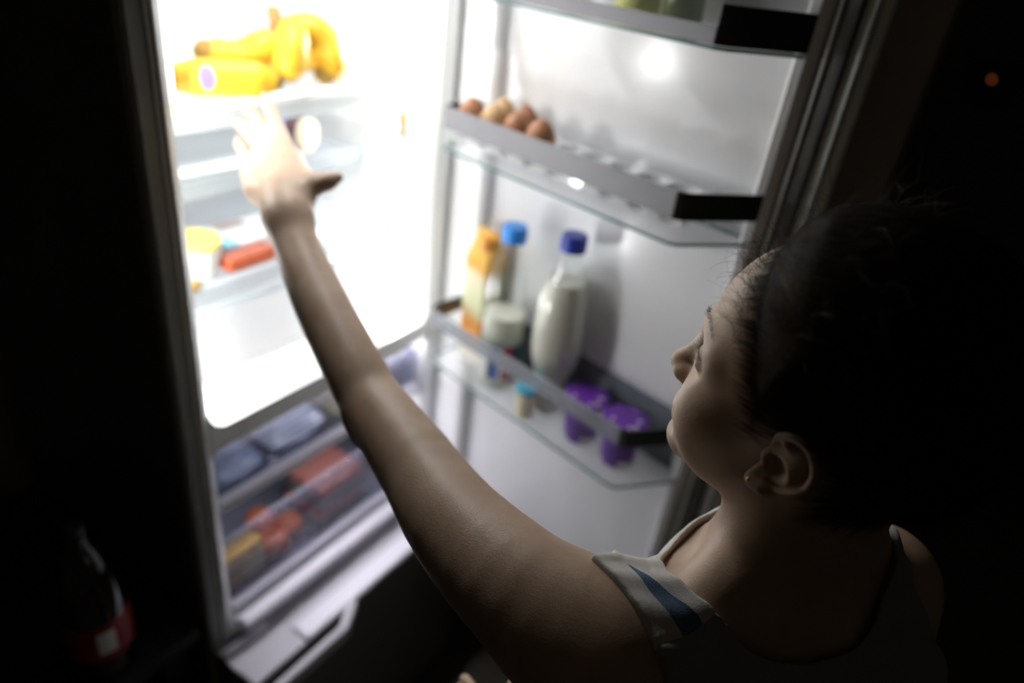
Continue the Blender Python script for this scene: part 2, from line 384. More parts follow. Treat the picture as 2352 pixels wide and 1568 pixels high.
def door_bin(z0, zr0, zr1, ze1, ztop, endm='rail_dark', frontm='rail'):
    b = MB(); ring(b, PLAN, inset(PLAN, 0.0022), z0 + 0.003, ztop, DT)
    t = obj('door_bin', b, M['bin'], dr)
    if endm == 'rail_green': b = MB(); b.box(0.066, 0.560, 0.0012, 0.0030, z0 + 0.004, ztop - 0.004, DT); obj('bin_back_reflection', b, M['back_reflection'], dr)  # grey sheet standing in for reflections in the bin's back wall
    b = MB(); b.prism(inset(PLAN, 0.0005), z0, z0 + 0.003, DT); obj('bin_floor', b, M['bin_base'], dr)
    b = MB(); ring(b, inset(PLAN, -0.0006), inset(PLAN, 0.0016), z0 - 0.0006, z0 + 0.0032, DT); obj('bin_floor_edge', b, M['bin_edge'], dr)
    O_ = inset(PLAN, -0.003); I_ = inset(PLAN, 0.001)
    b = MB(); ring(b, O_[1:4], I_[1:4], zr0, zr1, DT, closed=False); obj('rail_front', b, M[frontm], dr, bevel=0.0012)
    b = MB(); ring(b, O_[3:6], I_[3:6], zr0 - 0.0005, ze1, DT, closed=False); obj('rail_end', b, M[endm], dr, bevel=0.0012)
    b = MB(); ring(b, O_[0:2], I_[0:2], zr0 - 0.0005, ze1, DT, closed=False); obj('rail_end', b, M[endm], dr, bevel=0.0012)
    return t
door_bin(1.268, 1.304, 1.340, 1.340, 1.338)
door_bin(1.508, 1.5135, 1.5325, 1.556, 1.64)
door_bin(0.850, 0.934, 0.966, 0.966, 0.965, 'rail_green', 'rail_clear')

# ------------------------------------------------------------------ the woman: one body surface grown from a distance field
K = 1.07                                          # size of the figure
HC = np.array([0.517, 0.0335, 1.3181])
_f = np.array([0.0949, 0.9954, -0.0157]); _f /= np.linalg.norm(_f)
_l = np.array([-0.9893, 0.0925, -0.1132]); _l -= _f * _l.dot(_f); _l /= np.linalg.norm(_l)
_u = np.cross(_f, _l)
HB = np.array([_f, _l, _u])                       # rows: forward, left, up of the head
def hw(f, l, u): return HC + K * (HB.T @ np.array([f, l, u], float))
TC = np.array([0.5029, 0.0054, 1.1613])
TB = np.array([[0.885, -0.464, 0.0], [0.464, 0.885, 0.0], [0.0, 0.0, 1.0]])
TB[:2] /= np.linalg.norm(TB[0])
def tw(r, f, u): return TC + K * (TB.T @ np.array([r, f, u], float))
def A(x, y, z): return np.array([x, y, z])

class Prim:
    def __init__(s, fn, c, r, op, k): s.fn = fn; s.c = np.asarray(c, float); s.r = r; s.op = op; s.k = k
def _cone(P, a, b, ra, rb):
    ba = b - a; L = ba.dot(ba); h = np.clip(((P - a) @ ba) / L, 0, 1)
    return np.linalg.norm(P - a - h[:, None] * ba, axis=1) - (ra + (rb - ra) * h)
def _ell(P, c, r, B):
    q = (P - c) @ B.T if B is not None else P - c
    k0 = np.linalg.norm(q / r, axis=1); k1 = np.linalg.norm(q / (r * r), axis=1)
    return k0 * (k0 - 1.0) / np.maximum(k1, 1e-9)
def cone(a, b, ra, rb, k=0.02, op='u'):
    ra *= K; rb *= K; k *= K
    a = np.asarray(a, float); b = np.asarray(b, float)
    return Prim(lambda P: _cone(P, a, b, ra, rb), (a + b) / 2, np.linalg.norm(a - b) / 2 + max(ra, rb), op, k)
def ell(c, r, B=None, k=0.02, op='u'):
    c = np.asarray(c, float); r = np.asarray(r, float) * K; k *= K
    return Prim(lambda P: _ell(P, c, r, B), c, r.max(), op, k)
def field(prims, P, chunk=None):
    d = np.full(len(P), 1.0)
    for p in prims: d = comb(d, p.fn(P), p)
    return d
def comb(d, e, p):
    k = p.k
    if p.op == 'u':
        h = np.maximum(k - np.abs(d - e), 0) / k; return np.minimum(d, e) - h * h * k / 4
    e = -e
    h = np.maximum(k - np.abs(d - e), 0) / k; return np.maximum(d, e) + h * h * k / 4
def polygonise(prims, lo, hi, h, N=8, post=None):
    """naive surface nets of the field between lo and hi, blocks far from the surface skipped"""
    lo = np.asarray(lo, float); hi = np.asarray(hi, float)
    nb = np.ceil((hi - lo) / (h * N)).astype(int)
    ax = [lo[i] + (np.arange(nb[i]) + 0.5) * h * N - h / 2 for i in range(3)]
    G = np.stack(np.meshgrid(*ax, indexing='ij'), -1).reshape(-1, 3)
    hd = h * N * 0.5 * 1.733
    D = field(prims, G)
    if post: D = post(G, D)
    act = np.where(np.abs(D) < hd * 1.5 + 0.004)[0]
    C = G[act]; off = (np.stack(np.meshgrid(*[np.arange(N)] * 3, indexing='ij'), -1).reshape(-1, 3) - (N - 1) / 2) * h
    V = np.full((len(act), N ** 3), 1.0)
    for p in prims:
        near = np.where(np.linalg.norm(C - p.c, axis=1) < p.r + hd + p.k + 0.012)[0]
        if len(near) == 0: continue
        Q = (C[near][:, None, :] + off[None]).reshape(-1, 3)
        V[near] = comb(V[near].reshape(-1), p.fn(Q), p).reshape(len(near), -1)
    if post:
        Q = (C[:, None, :] + off[None]).reshape(-1, 3); V = post(Q, V.reshape(-1)).reshape(len(act), -1)
    big = np.ones(tuple(nb * N), np.float32)
    inside = D < 0
    big5 = big.reshape(nb[0], N, nb[1], N, nb[2], N)
    big5 *= np.where(inside, -1, 1).reshape(nb)[:, None, :, None, :, None]
    bi = np.stack(np.unravel_index(act, nb), -1)
    for (i, j, k_), v in zip(bi, V): big5[i, :, j, :, k_, :] = v.reshape(N, N, N)
    sgn = (big < 0)
    s8 = np.zeros(tuple(np.array(big.shape) - 1), np.uint8)
    for i in (0, 1):
        for j in (0, 1):
            for k_ in (0, 1):
                s8 += sgn[i:big.shape[0] - 1 + i, j:big.shape[1] - 1 + j, k_:big.shape[2] - 1 + k_]
    cells = np.argwhere((s8 > 0) & (s8 < 8))
    idx = np.full(s8.shape, -1, np.int32); idx[tuple(cells.T)] = np.arange(len(cells))
    cor = {}
    for i in (0, 1):
        for j in (0, 1):
            for k_ in (0, 1): cor[i, j, k_] = big[cells[:, 0] + i, cells[:, 1] + j, cells[:, 2] + k_]
    acc = np.zeros((len(cells), 3)); cnt = np.zeros(len(cells))
    for a in cor:
        for axn in range(3):
            if a[axn] == 0:
                b_ = list(a); b_[axn] = 1; b_ = tuple(b_)
                va, vb = cor[a], cor[b_]; m = (va < 0) != (vb < 0)
                t = np.where(m, va / np.where(m, va - vb, 1), 0)
                p = np.tile(np.array(a, float), (len(cells), 1)); p[:, axn] += t
                acc[m] += p[m]; cnt[m] += 1
    verts = lo + (cells + acc / np.maximum(cnt, 1)[:, None]) * h
    quads = []
    for axn in range(3):
        u_, v_ = (axn + 1) % 3, (axn + 2) % 3
        sl0 = [slice(None)] * 3; sl1 = [slice(None)] * 3; sl0[axn] = slice(0, -1); sl1[axn] = slice(1, None)
        e = np.argwhere(sgn[tuple(sl0)] != sgn[tuple(sl1)])
        e = e[(e[:, u_] > 0) & (e[:, v_] > 0) & (e[:, u_] < s8.shape[u_]) & (e[:, v_] < s8.shape[v_])]
        fl = sgn[tuple(e.T)]
        q = []
        for du, dv in ((0, 0), (1, 0), (1, 1), (0, 1)):
            c = e.copy(); c[:, u_] -= du; c[:, v_] -= dv; q.append(idx[tuple(c.T)])
        q = np.stack(q, 1); q = q[(q >= 0).all(1)] if len(q) else q
        fl = fl[(np.stack([qq for qq in q.T], 1) >= 0).all(1)] if len(q) == len(fl) else fl
        q[~fl] = q[~fl][:, ::-1]
        quads.append(q)
    quads = np.concatenate(quads)
    return verts, quads
def relax(v, q, n=2, lam=0.5):
    e = np.concatenate([q[:, [0, 1]], q[:, [1, 2]], q[:, [2, 3]], q[:, [3, 0]]])
    for _ in range(n):
        s = np.zeros_like(v); c = np.zeros(len(v))
        for a, b_ in ((0, 1), (1, 0)):
            for ax_ in range(3): s[:, ax_] += np.bincount(e[:, a], v[e[:, b_], ax_], len(v))
            c += np.bincount(e[:, a], minlength=len(v))
        v = v + lam * (s / np.maximum(c, 1)[:, None] - v)
    return v
def np_mesh(name, parts, mats, parent=None, origin=None, hairfn=None):
    vs = []; qs = []; o = 0
    for v, q in parts: vs.append(v); qs.append(q + o); o += len(v)
    v = np.concatenate(vs); q = np.concatenate(qs)
    used = np.unique(q); re = np.full(len(v), -1); re[used] = np.arange(len(used)); v = v[used]; q = re[q]
    me = bpy.data.meshes.new(name)
    o3 = np.array(origin if origin is not None else ((v[:, 0].min() + v[:, 0].max()) / 2, (v[:, 1].min() + v[:, 1].max()) / 2, v[:, 2].min()))
    me.vertices.add(len(v)); me.vertices.foreach_set('co', (v - o3).astype(np.float32).ravel())
    me.loops.add(q.size); me.loops.foreach_set('vertex_index', q.astype(np.int32).ravel())
    me.polygons.add(len(q)); me.polygons.foreach_set('loop_start', np.arange(0, q.size, 4, dtype=np.int32))
    me.polygons.foreach_set('use_smooth', np.ones(len(q), bool))
    for m in (mats if isinstance(mats, list) else [mats]): me.materials.append(m)
    if hairfn is not None:
        hv_, fv_ = hairfn(v); me.attributes.new('hairiness', 'FLOAT', 'POINT').data.foreach_set('value', hv_.astype(np.float32))
        me.attributes.new('flow', 'FLOAT_VECTOR', 'POINT').data.foreach_set('vector', fv_.astype(np.float32).ravel())
    me.update(); me.validate()
    ob = bpy.data.objects.new(name, me); COL.objects.link(ob); ORIG[ob.name] = Vector(o3)
    if parent is not None: ob.parent = parent; ob.location = Vector(o3) - worig(parent)
    else: ob.location = Vector(o3)
    return ob

# --- head, in its own frame (forward, left, up); both sides from one list
def hcone(a, b, ra, rb, k=0.012, op='u'):
    out = [cone(hw(*a), hw(*b), ra, rb, k, op)]
    if a[1] != 0 or b[1] != 0: out.append(cone(hw(a[0], -a[1], a[2]), hw(b[0], -b[1], b[2]), ra, rb, k, op))
    return out
def hell(c, r, k=0.012, op='u'):
    out = [ell(hw(*c), r, HB, k, op)]
    if c[1] != 0: out.append(ell(hw(c[0], -c[1], c[2]), r, HB, k, op))
    return out
cranium = hell((-0.019, 0, 0.045), (0.091, 0.072, 0.084), 0.02)
cranium += hell((0.024, 0, 0.036), (0.053, 0.054, 0.060), 0.03)
cranium += hell((-0.030, 0, 0.010), (0.072, 0.062, 0.060), 0.03)
face = []
face += hell((0.030, 0, -0.015), (0.056, 0.058, 0.075), 0.03)
face += hell((0.050, 0.041, -0.010), (0.024, 0.020, 0.019), 0.022)        # cheekbone
face += hell((0.051, 0.035, -0.036), (0.030, 0.024, 0.034), 0.022)        # soft cheek
face += hcone((0.006, 0.045, -0.048), (0.077, 0.010, -0.079), 0.0155, 0.013, 0.024)   # jaw
face += hell((0.083, 0, -0.080), (0.0165, 0.016, 0.014), 0.014)            # chin
face += hell((0.074, 0, -0.048), (0.023, 0.027, 0.032), 0.018)            # muzzle
face += hcone((0.073, 0.010, 0.034), (0.0535, 0.043, 0.034), 0.010, 0.010, 0.014)     # brow
face += hell((0.088, 0.033, 0.020), (0.019, 0.017, 0.013), 0.014, 's')    # eye socket
face += hell((0.0655, 0.0325, 0.0215), (0.0135, 0.0150, 0.0125), 0.004)    # lids
face += hcone((0.0800, 0, 0.022), (0.0980, 0, -0.010), 0.0072, 0.0080, 0.010)        # nose bridge
face += hell((0.1010, 0, -0.0140), (0.0090, 0.0095, 0.0085), 0.008)       # tip
face += hell((0.0925, 0.0110, -0.0165), (0.0095, 0.0065, 0.0070), 0.006)  # wings
face += hell((0.0960, 0.0058, -0.0235), (0.0050, 0.0032, 0.0040), 0.003, 's')        # nostrils
face += hell((0.0890, 0, -0.0425), (0.0085, 0.0215, 0.0062), 0.006)       # lips
face += hell((0.0885, 0, -0.0535), (0.0085, 0.0185, 0.0068), 0.006)
face += hcone((0.0970, 0, -0.0478), (0.0820, 0.0220, -0.0490), 0.0012, 0.0012, 0.003, 's')
face += hell((0.0910, 0, -0.0655), (0.0080, 0.0160, 0.0050), 0.010, 's')  # fold under the lip
neck_lo = tw(0.0, 0.004, 0.0)
neck = [cone(hw(-0.022, 0, -0.030), neck_lo, 0.046, 0.047, 0.03),
        cone(hw(0.000, 0, -0.060), tw(0.0, 0.020, -0.010), 0.0375, 0.037, 0.02),
        cone(hw(-0.022, 0.052, -0.030), tw(-0.012, 0.060, -0.022), 0.011, 0.009, 0.018),
        cone(hw(-0.022, -0.052, -0.030), tw(0.020, 0.060, -0.018), 0.013, 0.011, 0.022)]
face += hell((0.0805, 0.0330, 0.0210), (0.0090, 0.0120, 0.0042), 0.002, 's')    # lid opening
# --- torso
LS = np.array([0.3766, 0.1124, 1.126]); RS = tw(0.132, -0.010, -0.048)
def tell(c, r, k=0.04): return [ell(tw(*c), r, TB, k)]
torso = []
torso += tell((0, 0.0, -0.165), (0.142, 0.098, 0.185), 0.04)
torso += tell((0, 0.0, -0.31), (0.118, 0.082, 0.15), 0.05)
torso += tell((0, -0.01, -0.455), (0.160, 0.112, 0.13), 0.05)
torso += [cone(tw(-0.125, 0.008, -0.064), tw(0.112, -0.015, -0.058), 0.043, 0.041, 0.035)]
torso += [cone(hw(-0.036, 0, -0.060), LS + [0.032, -0.048, 0.004], 0.022, 0.024, 0.032), cone(hw(-0.036, 0, -0.060), RS + [-0.03, 0.00, 0.008], 0.022, 0.024, 0.032)]
torso += [cone(tw(-0.115, 0.028, -0.032), tw(-0.014, 0.058, -0.033), 0.021, 0.020, 0.02), cone(tw(0.105, 0.010, -0.036), tw(0.014, 0.058, -0.033), 0.021, 0.020, 0.02)]   # collar bones
torso += tell((-0.075, 0.080, -0.185), (0.058, 0.048, 0.058), 0.03) + tell((0.075, 0.080, -0.185), (0.058, 0.048, 0.058), 0.03)
torso += tell((-0.085, -0.075, -0.12), (0.055, 0.03, 0.075), 0.04) + tell((0.08, -0.078, -0.12), (0.055, 0.03, 0.075), 0.04)
# --- left arm, reaching
EL = A(0.4638, 0.4287, 1.1442); WR = A(0.5745, 0.6866, 1.2525)
a1 = A(0.3701, 0.1689, 1.1332); a2 = A(0.3945, 0.2600, 1.1320); a3 = A(0.4303, 0.3425, 1.1361)
f1 = A(0.4820, 0.4772, 1.1607); f2 = A(0.5215, 0.5721, 1.1942); f3 = A(0.5510, 0.6390, 1.2245)
def chain(pts, rad, k=0.02, sub=4, kk=0.0015):
    """a limb as one smooth tapering tube: spline through the joints, cones joined without swelling"""
    pts = np.array(pts, float); rad = np.array(rad, float) * K; k *= K; Q = []; Rr = []
    n = len(pts)
    for i in range(n - 1):
        p0, p1, p2, p3 = pts[max(i - 1, 0)], pts[i], pts[i + 1], pts[min(i + 2, n - 1)]
        r0, r1, r2, r3 = rad[max(i - 1, 0)], rad[i], rad[i + 1], rad[min(i + 2, n - 1)]
        for j in range(sub):
            t = j / sub; c = (-0.5 * t + t * t - 0.5 * t ** 3, 1 - 2.5 * t * t + 1.5 * t ** 3, 0.5 * t + 2 * t * t - 1.5 * t ** 3, -0.5 * t * t + 0.5 * t ** 3)
            Q.append(c[0] * p0 + c[1] * p1 + c[2] * p2 + c[3] * p3); Rr.append(c[0] * r0 + c[1] * r1 + c[2] * r2 + c[3] * r3)
    Q.append(pts[-1]); Rr.append(rad[-1])
    def fn(P):
        d = np.full(len(P), 9.0)
        for a, b_, ra, rb in zip(Q[:-1], Q[1:], Rr[:-1], Rr[1:]): d = np.minimum(d, _cone(P, a, b_, ra, rb))
        return d
    Q_ = np.array(Q); c = (Q_.min(0) + Q_.max(0)) / 2
    return Prim(fn, c, np.linalg.norm(Q_ - c, axis=1).max() + max(Rr), 'u', k)
arm = [chain((LS, a1, a2, a3, EL), (0.049, 0.0485, 0.0425, 0.0365, 0.0320), 0.04), chain((a3, EL, f1, f2, f3, WR, A(0.5960, 0.7168, 1.2621)), (0.0365, 0.0320, 0.0312, 0.0300, 0.0268, 0.0255, 0.0250), 0.003)]
arm += [cone(A(0.4372, 0.4214, 1.1236), A(0.4449, 0.4419, 1.1361), 0.0085, 0.008, 0.014)]
arm += [ell(LS + [-0.004, -0.004, -0.010], (0.051, 0.053, 0.046), None, 0.04)]
# --- left hand: palm, four unequal fingers, thumb from the side
mcp = [A(0.6637, 0.7857, 1.2956), A(0.6625, 0.8118, 1.2997), A(0.6539, 0.8305, 1.2903), A(0.6404, 0.8412, 1.2730)]
hand = [cone(WR, A(0.6082, 0.7350, 1.2662), 0.0256, 0.0251, 0.02)]
for m_, r_, w0 in zip(mcp, (0.0110, 0.0113, 0.0107, 0.0096), (A(0.6035, 0.7031, 1.2633), A(0.6020, 0.7179, 1.2634), A(0.5997, 0.7338, 1.2611), A(0.5935, 0.7504, 1.2577))):
    hand.append(cone(w0, m_, 0.0136, r_, 0.0146))
fingers = [[A(0.6637, 0.7857, 1.2956), A(0.6889, 0.8392, 1.3184), A(0.7057, 0.8723, 1.3320), A(0.7158, 0.8935, 1.3401)],
           [A(0.6625, 0.8118, 1.2997), A(0.6874, 0.8735, 1.3120), A(0.6995, 0.9063, 1.3183), A(0.7011, 0.9187, 1.3231)],
           [A(0.6539, 0.8305, 1.2903), A(0.6764, 0.8878, 1.2994), A(0.6854, 0.9129, 1.3007), A(0.6873, 0.9222, 1.3009)],
           [A(0.6404, 0.8412, 1.2730), A(0.6573, 0.8764, 1.2777), A(0.6657, 0.8947, 1.2808), A(0.6728, 0.9068, 1.2807)]]
for fi, rr in zip(fingers, ((0.0098, 0.0088, 0.0079, 0.0067), (0.0101, 0.0091, 0.0082, 0.0069), (0.0096, 0.0086, 0.0077, 0.0065), (0.0086, 0.0075, 0.0069, 0.0059))):
    for i in range(3): hand.append(cone(fi[i], fi[i + 1], rr[i], rr[i + 1], 0.0042))
th = [A(0.6040, 0.6985, 1.2686), A(0.6230, 0.6997, 1.2790), A(0.6427, 0.6884, 1.2858), A(0.6565, 0.6826, 1.2906)]
for i, (r0, r1) in enumerate(((0.0157, 0.0115), (0.0113, 0.0096), (0.0096, 0.0065))): hand.append(cone(th[i], th[i + 1], r0, r1, 0.0104))
hand.append(cone(A(0.6318, 0.7143, 1.2814), A(0.6541, 0.7645, 1.2904), 0.0110, 0.0094, 0.0188))
hand.append(cone(A(0.5989, 0.7745, 1.2570), A(0.6242, 0.8179, 1.2646), 0.0157, 0.0115, 0.0167))
# --- right arm, bent in front of the belly
RE = tw(0.190, -0.010, -0.300); RW = np.array([0.5136, 0.1498, 0.835])
arm_r = [cone(RS, RE, 0.046, 0.036, 0.04), cone(RE, RW, 0.035, 0.026, 0.02)]
rk = np.array([0.4622, 0.2087, 0.8296]); rd = (rk - RW) / np.linalg.norm(rk - RW); rs_ = np.array([0.0, 0.0, 1.0])
for q, L_, r0 in ((0.024, 0.040, 0.0088), (0.008, 0.044, 0.0092), (-0.008, 0.041, 0.0088), (-0.023, 0.032, 0.0078)):
    kq = rk + rs_ * q; mid = kq + rd * L_; tip = mid + rd * 0.014 + np.array([0.022, 0.016, -0.004])
    arm_r += [cone(RW + rs_ * q * 0.7, kq, 0.014, 0.0110, 0.014), cone(kq, mid, r0, r0 * 0.92, 0.004), cone(mid, tip, r0 * 0.92, r0 * 0.75, 0.004)]
tq = RW + rd * 0.02 + rs_ * 0.028
arm_r += [cone(RW + rs_ * 0.012, tq, 0.014, 0.011, 0.01), cone(tq, tq + rd * 0.035 + rs_ * 0.016, 0.0105, 0.009, 0.006), cone(tq + rd * 0.035 + rs_ * 0.016, tq + rd * 0.06 + rs_ * 0.014, 0.009, 0.007, 0.006)]
# --- legs and feet
legs = []
for sx in (-1, 1):
    hp = tw(sx * 0.085, -0.005, -0.50); kn = tw(sx * 0.085, 0.02, -0.86); an = tw(sx * 0.082, -0.02, -1.165)
    legs += [cone(hp, kn, 0.082, 0.050, 0.04), cone(kn, an, 0.050, 0.034, 0.03), cone(tw(sx * 0.085, -0.02, -0.94), tw(sx * 0.084, -0.025, -1.03), 0.046, 0.042, 0.04),
             cone(tw(sx * 0.082, -0.04, -1.209), tw(sx * 0.090, 0.10, -1.217), 0.030, 0.024, 0.03), cone(tw(sx * 0.090, 0.10, -1.217), tw(sx * 0.092, 0.165, -1.223), 0.026, 0.018, 0.02)]
headset = cranium + face + neck
upper = neck + torso + arm + hand + arm_r
body = cranium + face + neck + torso + arm + hand + arm_r + legs

# skin surface: fine on the head, coarser below; both meshes follow the same field and meet at the neck
def hl(P): return (P - HC) @ HB.T / K
vH, qH = polygonise(cranium + face + neck + torso, HC - 0.184, HC + 0.184, 0.0017)
ccH = vH[qH].mean(1); uH = hl(ccH); keepH = (uH[:, 2] + 0.35 * uH[:, 0] > -0.098) & (np.linalg.norm(uH, axis=1) < 0.168); qH = qH[keepH]
vB, qB = polygonise(body, (0.20, -0.38, -0.185), (0.88, 1.02, 1.46), 0.0031)
ccB = vB[qB].mean(1); uB = hl(ccB); keepB = (uB[:, 2] + 0.35 * uB[:, 0] < -0.0955) | (np.linalg.norm(uB, axis=1) > 0.1655); qB = qB[keepB]
def newton(prims, v, n=1):
    for _ in range(n):
        d = field(prims, v); g = np.zeros_like(v); e = 0.0006
        for i in range(3):
            w = v.copy(); w[:, i] += e; g[:, i] = (field(prims, w) - d) / e
        g2 = (g * g).sum(1); v = v - np.clip(d / np.maximum(g2, 0.2), -0.002, 0.002)[:, None] * g
    return v
vH = newton(headset + torso, relax(vH, qH, 1, 0.3))
vB = relax(vB, qB, 2, 0.4)
# the ear, rolled from tubes over a shell (both ears)
EAR_A = 0.36
def ear_prims(sd):
    ca, sa = 0.82 * math.cos(EAR_A), 0.82 * math.sin(EAR_A)
    def E(f, l, u):
        f -= 0.002; u += 0.020
        return hw(0.004 + f * ca - u * sa, sd * (l - 0.003), -0.021 + u * ca + f * sa)
    pr = []
    pth = [(0.010, 0.0690, 0.010), (0.012, 0.0725, 0.022), (0.006, 0.0765, 0.033), (-0.006, 0.0800, 0.0385), (-0.018, 0.0835, 0.035), (-0.026, 0.0850, 0.024), (-0.0275, 0.0840, 0.010), (-0.0235, 0.0815, -0.004), (-0.016, 0.0785, -0.016), (-0.009, 0.0765, -0.0225)]
    rr = [0.0026, 0.0030, 0.0033, 0.0034, 0.0036, 0.0036, 0.0034, 0.0032, 0.0032, 0.0035]
    pr.append(chain([E(*p_) for p_ in pth], [r_ * 0.9 for r_ in rr], 0.003))
    pr += [cone(E(-0.006, 0.0760, -0.0250), E(0.001, 0.0745, -0.0275), 0.0070, 0.0062, 0.006)]              # lobe
    pr += [cone(E(0.004, 0.0715, -0.016), E(0.003, 0.0725, -0.026), 0.0040, 0.0050, 0.006)]
    an = [(-0.010, 0.0785, 0.027), (-0.0165, 0.0795, 0.015), (-0.0165, 0.0785, 0.003), (-0.0105, 0.0765, -0.0075), (-0.003, 0.0750, -0.0125)]
    pr.append(chain([E(*p_) for p_ in an], [0.0026, 0.0028, 0.0028, 0.0028, 0.0030], 0.003))
    pr += [cone(E(0.004, 0.0765, 0.024), E(-0.011, 0.0785, 0.022), 0.0024, 0.003, 0.004)]
    pr += [cone(E(0.0065, 0.0710, -0.002), E(0.0030, 0.0745, -0.004), 0.0050, 0.0042, 0.005)]                  # tragus
    e0 = E(0, 0.08, 0); Bx = np.array([E(0.01, 0.08, 0) - e0, HB[1] * sd + HB[0] * 0.25, E(0, 0.08, 0.01) - e0]); Bx /= np.linalg.norm(Bx, axis=1)[:, None]
    pr += [ell(E(-0.010, 0.0735, 0.008), (0.0172, 0.0038, 0.026), Bx, 0.005)]                                 # shell floor
    pr += [cone(E(-0.012, 0.066, 0.006), E(-0.010, 0.0735, 0.006), 0.0135, 0.011, 0.006)]
    pr += [ell(E(-0.003, 0.0800, 0.000), (0.0080, 0.0080, 0.0090), Bx, 0.004, 's')]                           # concha
    return pr
ears = []
for sd in (1, -1):
    ep = ear_prims(sd); c = hw(-0.008, sd * 0.075, 0.004)
    v, q = polygonise(ep, c - 0.052, c + 0.052, 0.0012); v = relax(v, q, 1, 0.3); ears.append((v, q))

# skin
def hair_tint(m, base, lo=0.0, hi=1.0):
    """hair colour laid over the scalp: streaks that thicken behind the hairline (attribute hairiness)"""
    N, L = nt(m); b_ = N['Principled BSDF']
    at = N.new('ShaderNodeAttribute'); at.attribute_name = 'hairiness'; fl = N.new('ShaderNodeAttribute'); fl.attribute_name = 'flow'
    ns = N.new('ShaderNodeTexNoise'); ns.inputs['Scale'].default_value = 1.0; ns.inputs['Detail'].default_value = 7; ns.inputs['Roughness'].default_value = 0.62; L.new(fl.outputs['Vector'], ns.inputs['Vector'])
    ad = N.new('ShaderNodeMath'); ad.operation = 'MULTIPLY_ADD'; ad.inputs[1].default_value = 0.036; L.new(ns.outputs['Fac'], ad.inputs[0]); L.new(at.outputs['Fac'], ad.inputs[2])
    mr = N.new('ShaderNodeMapRange'); mr.interpolation_type = 'SMOOTHSTEP'; mr.inputs['From Min'].default_value = 0.008; mr.inputs['From Max'].default_value = 0.030; L.new(ad.outputs[0], mr.inputs[0])
    mx = N.new('ShaderNodeMix'); mx.data_type = 'RGBA'; L.new(mr.outputs[0], mx.inputs[0])
    if hasattr(base, 'links'): L.new(base, mx.inputs[6])
    else: mx.inputs[6].default_value = (*base, 1)
    mx.inputs[7].default_value = (0.026, 0.016, 0.009, 1); L.new(mx.outputs[2], b_.inputs['Base Color'])
    sp = N.new('ShaderNodeMapRange'); sp.inputs['To Min'].default_value = 0.45; sp.inputs['To Max'].default_value = 0.03; L.new(mr.outputs[0], sp.inputs[0]); L.new(sp.outputs[0], b_.inputs['Specular IOR Level'])
def skin_mat():
    m = pbr('skin', (0.50, 0.35, 0.25), 0.48, spec=0.45, sss=0.18)
    N, L = nt(m); b_ = N['Principled BSDF']; tc = N.new('ShaderNodeTexCoord')
    n1 = N.new('ShaderNodeTexNoise'); n1.inputs['Scale'].default_value = 22; n1.inputs['Detail'].default_value = 5; L.new(tc.outputs['Object'], n1.inputs['Vector'])
    cr = N.new('ShaderNodeValToRGB'); cr.color_ramp.elements[0].position = 0.3; cr.color_ramp.elements[0].color = (0.40, 0.27, 0.182, 1)
    cr.color_ramp.elements[1].position = 0.7; cr.color_ramp.elements[1].color = (0.49, 0.35, 0.245, 1); L.new(n1.outputs['Fac'], cr.inputs[0])
    hair_tint(m, cr.outputs[0])
    v1 = N.new('ShaderNodeTexVoronoi'); v1.inputs['Scale'].default_value = 850; L.new(tc.outputs['Object'], v1.inputs['Vector'])
    n2 = N.new('ShaderNodeTexNoise'); n2.inputs['Scale'].default_value = 420; n2.inputs['Detail'].default_value = 3; L.new(tc.outputs['Object'], n2.inputs['Vector'])
    ad = N.new('ShaderNodeMath'); ad.operation = 'MULTIPLY_ADD'; ad.inputs[1].default_value = 0.5; L.new(v1.outputs['Distance'], ad.inputs[0]); L.new(n2.outputs['Fac'], ad.inputs[2])
    bp = N.new('ShaderNodeBump'); bp.inputs['Strength'].default_value = 0.32; bp.inputs['Distance'].default_value = 0.0005
    L.new(ad.outputs[0], bp.inputs['Height']); L.new(bp.outputs['Normal'], b_.inputs['Normal'])
    return m
M['skin'] = skin_mat()
def sstep(a, b_, x): t = np.clip((x - a) / (b_ - a), 0, 1); return t * t * (3 - 2 * t)
def hair_h(P):
    f, l, u = hl(P).T; l = np.abs(l)
    h1 = 0.024 + 0.36 * np.maximum(u - 0.010, 0) - f
    e = (np.sqrt(((f + 0.008) / 0.023) ** 2 + ((u + 0.000) / 0.027) ** 2) - 1) * 0.024
    e = np.where(l > 0.03, e, 0.05)
    h2 = np.maximum(u - 0.004, -0.030 - f); h3 = u + 0.058 - 0.25 * (f + 0.06)
    return np.minimum.reduce([h1, e, h2, h3])
def hair_attr(P):
    q = hl(P); ph = np.arctan2(q[:, 1], q[:, 2] - 0.030); return hair_h(P), np.stack([ph * 19, q[:, 0] * 30, ph * 0], 1)
person = np_mesh('person', [(vH, qH), (vB, qB)] + ears, M['skin'], hairfn=hair_attr)
tag(person, 'person in a pale striped tank top reaching one bare arm into the open refrigerator', 'person')

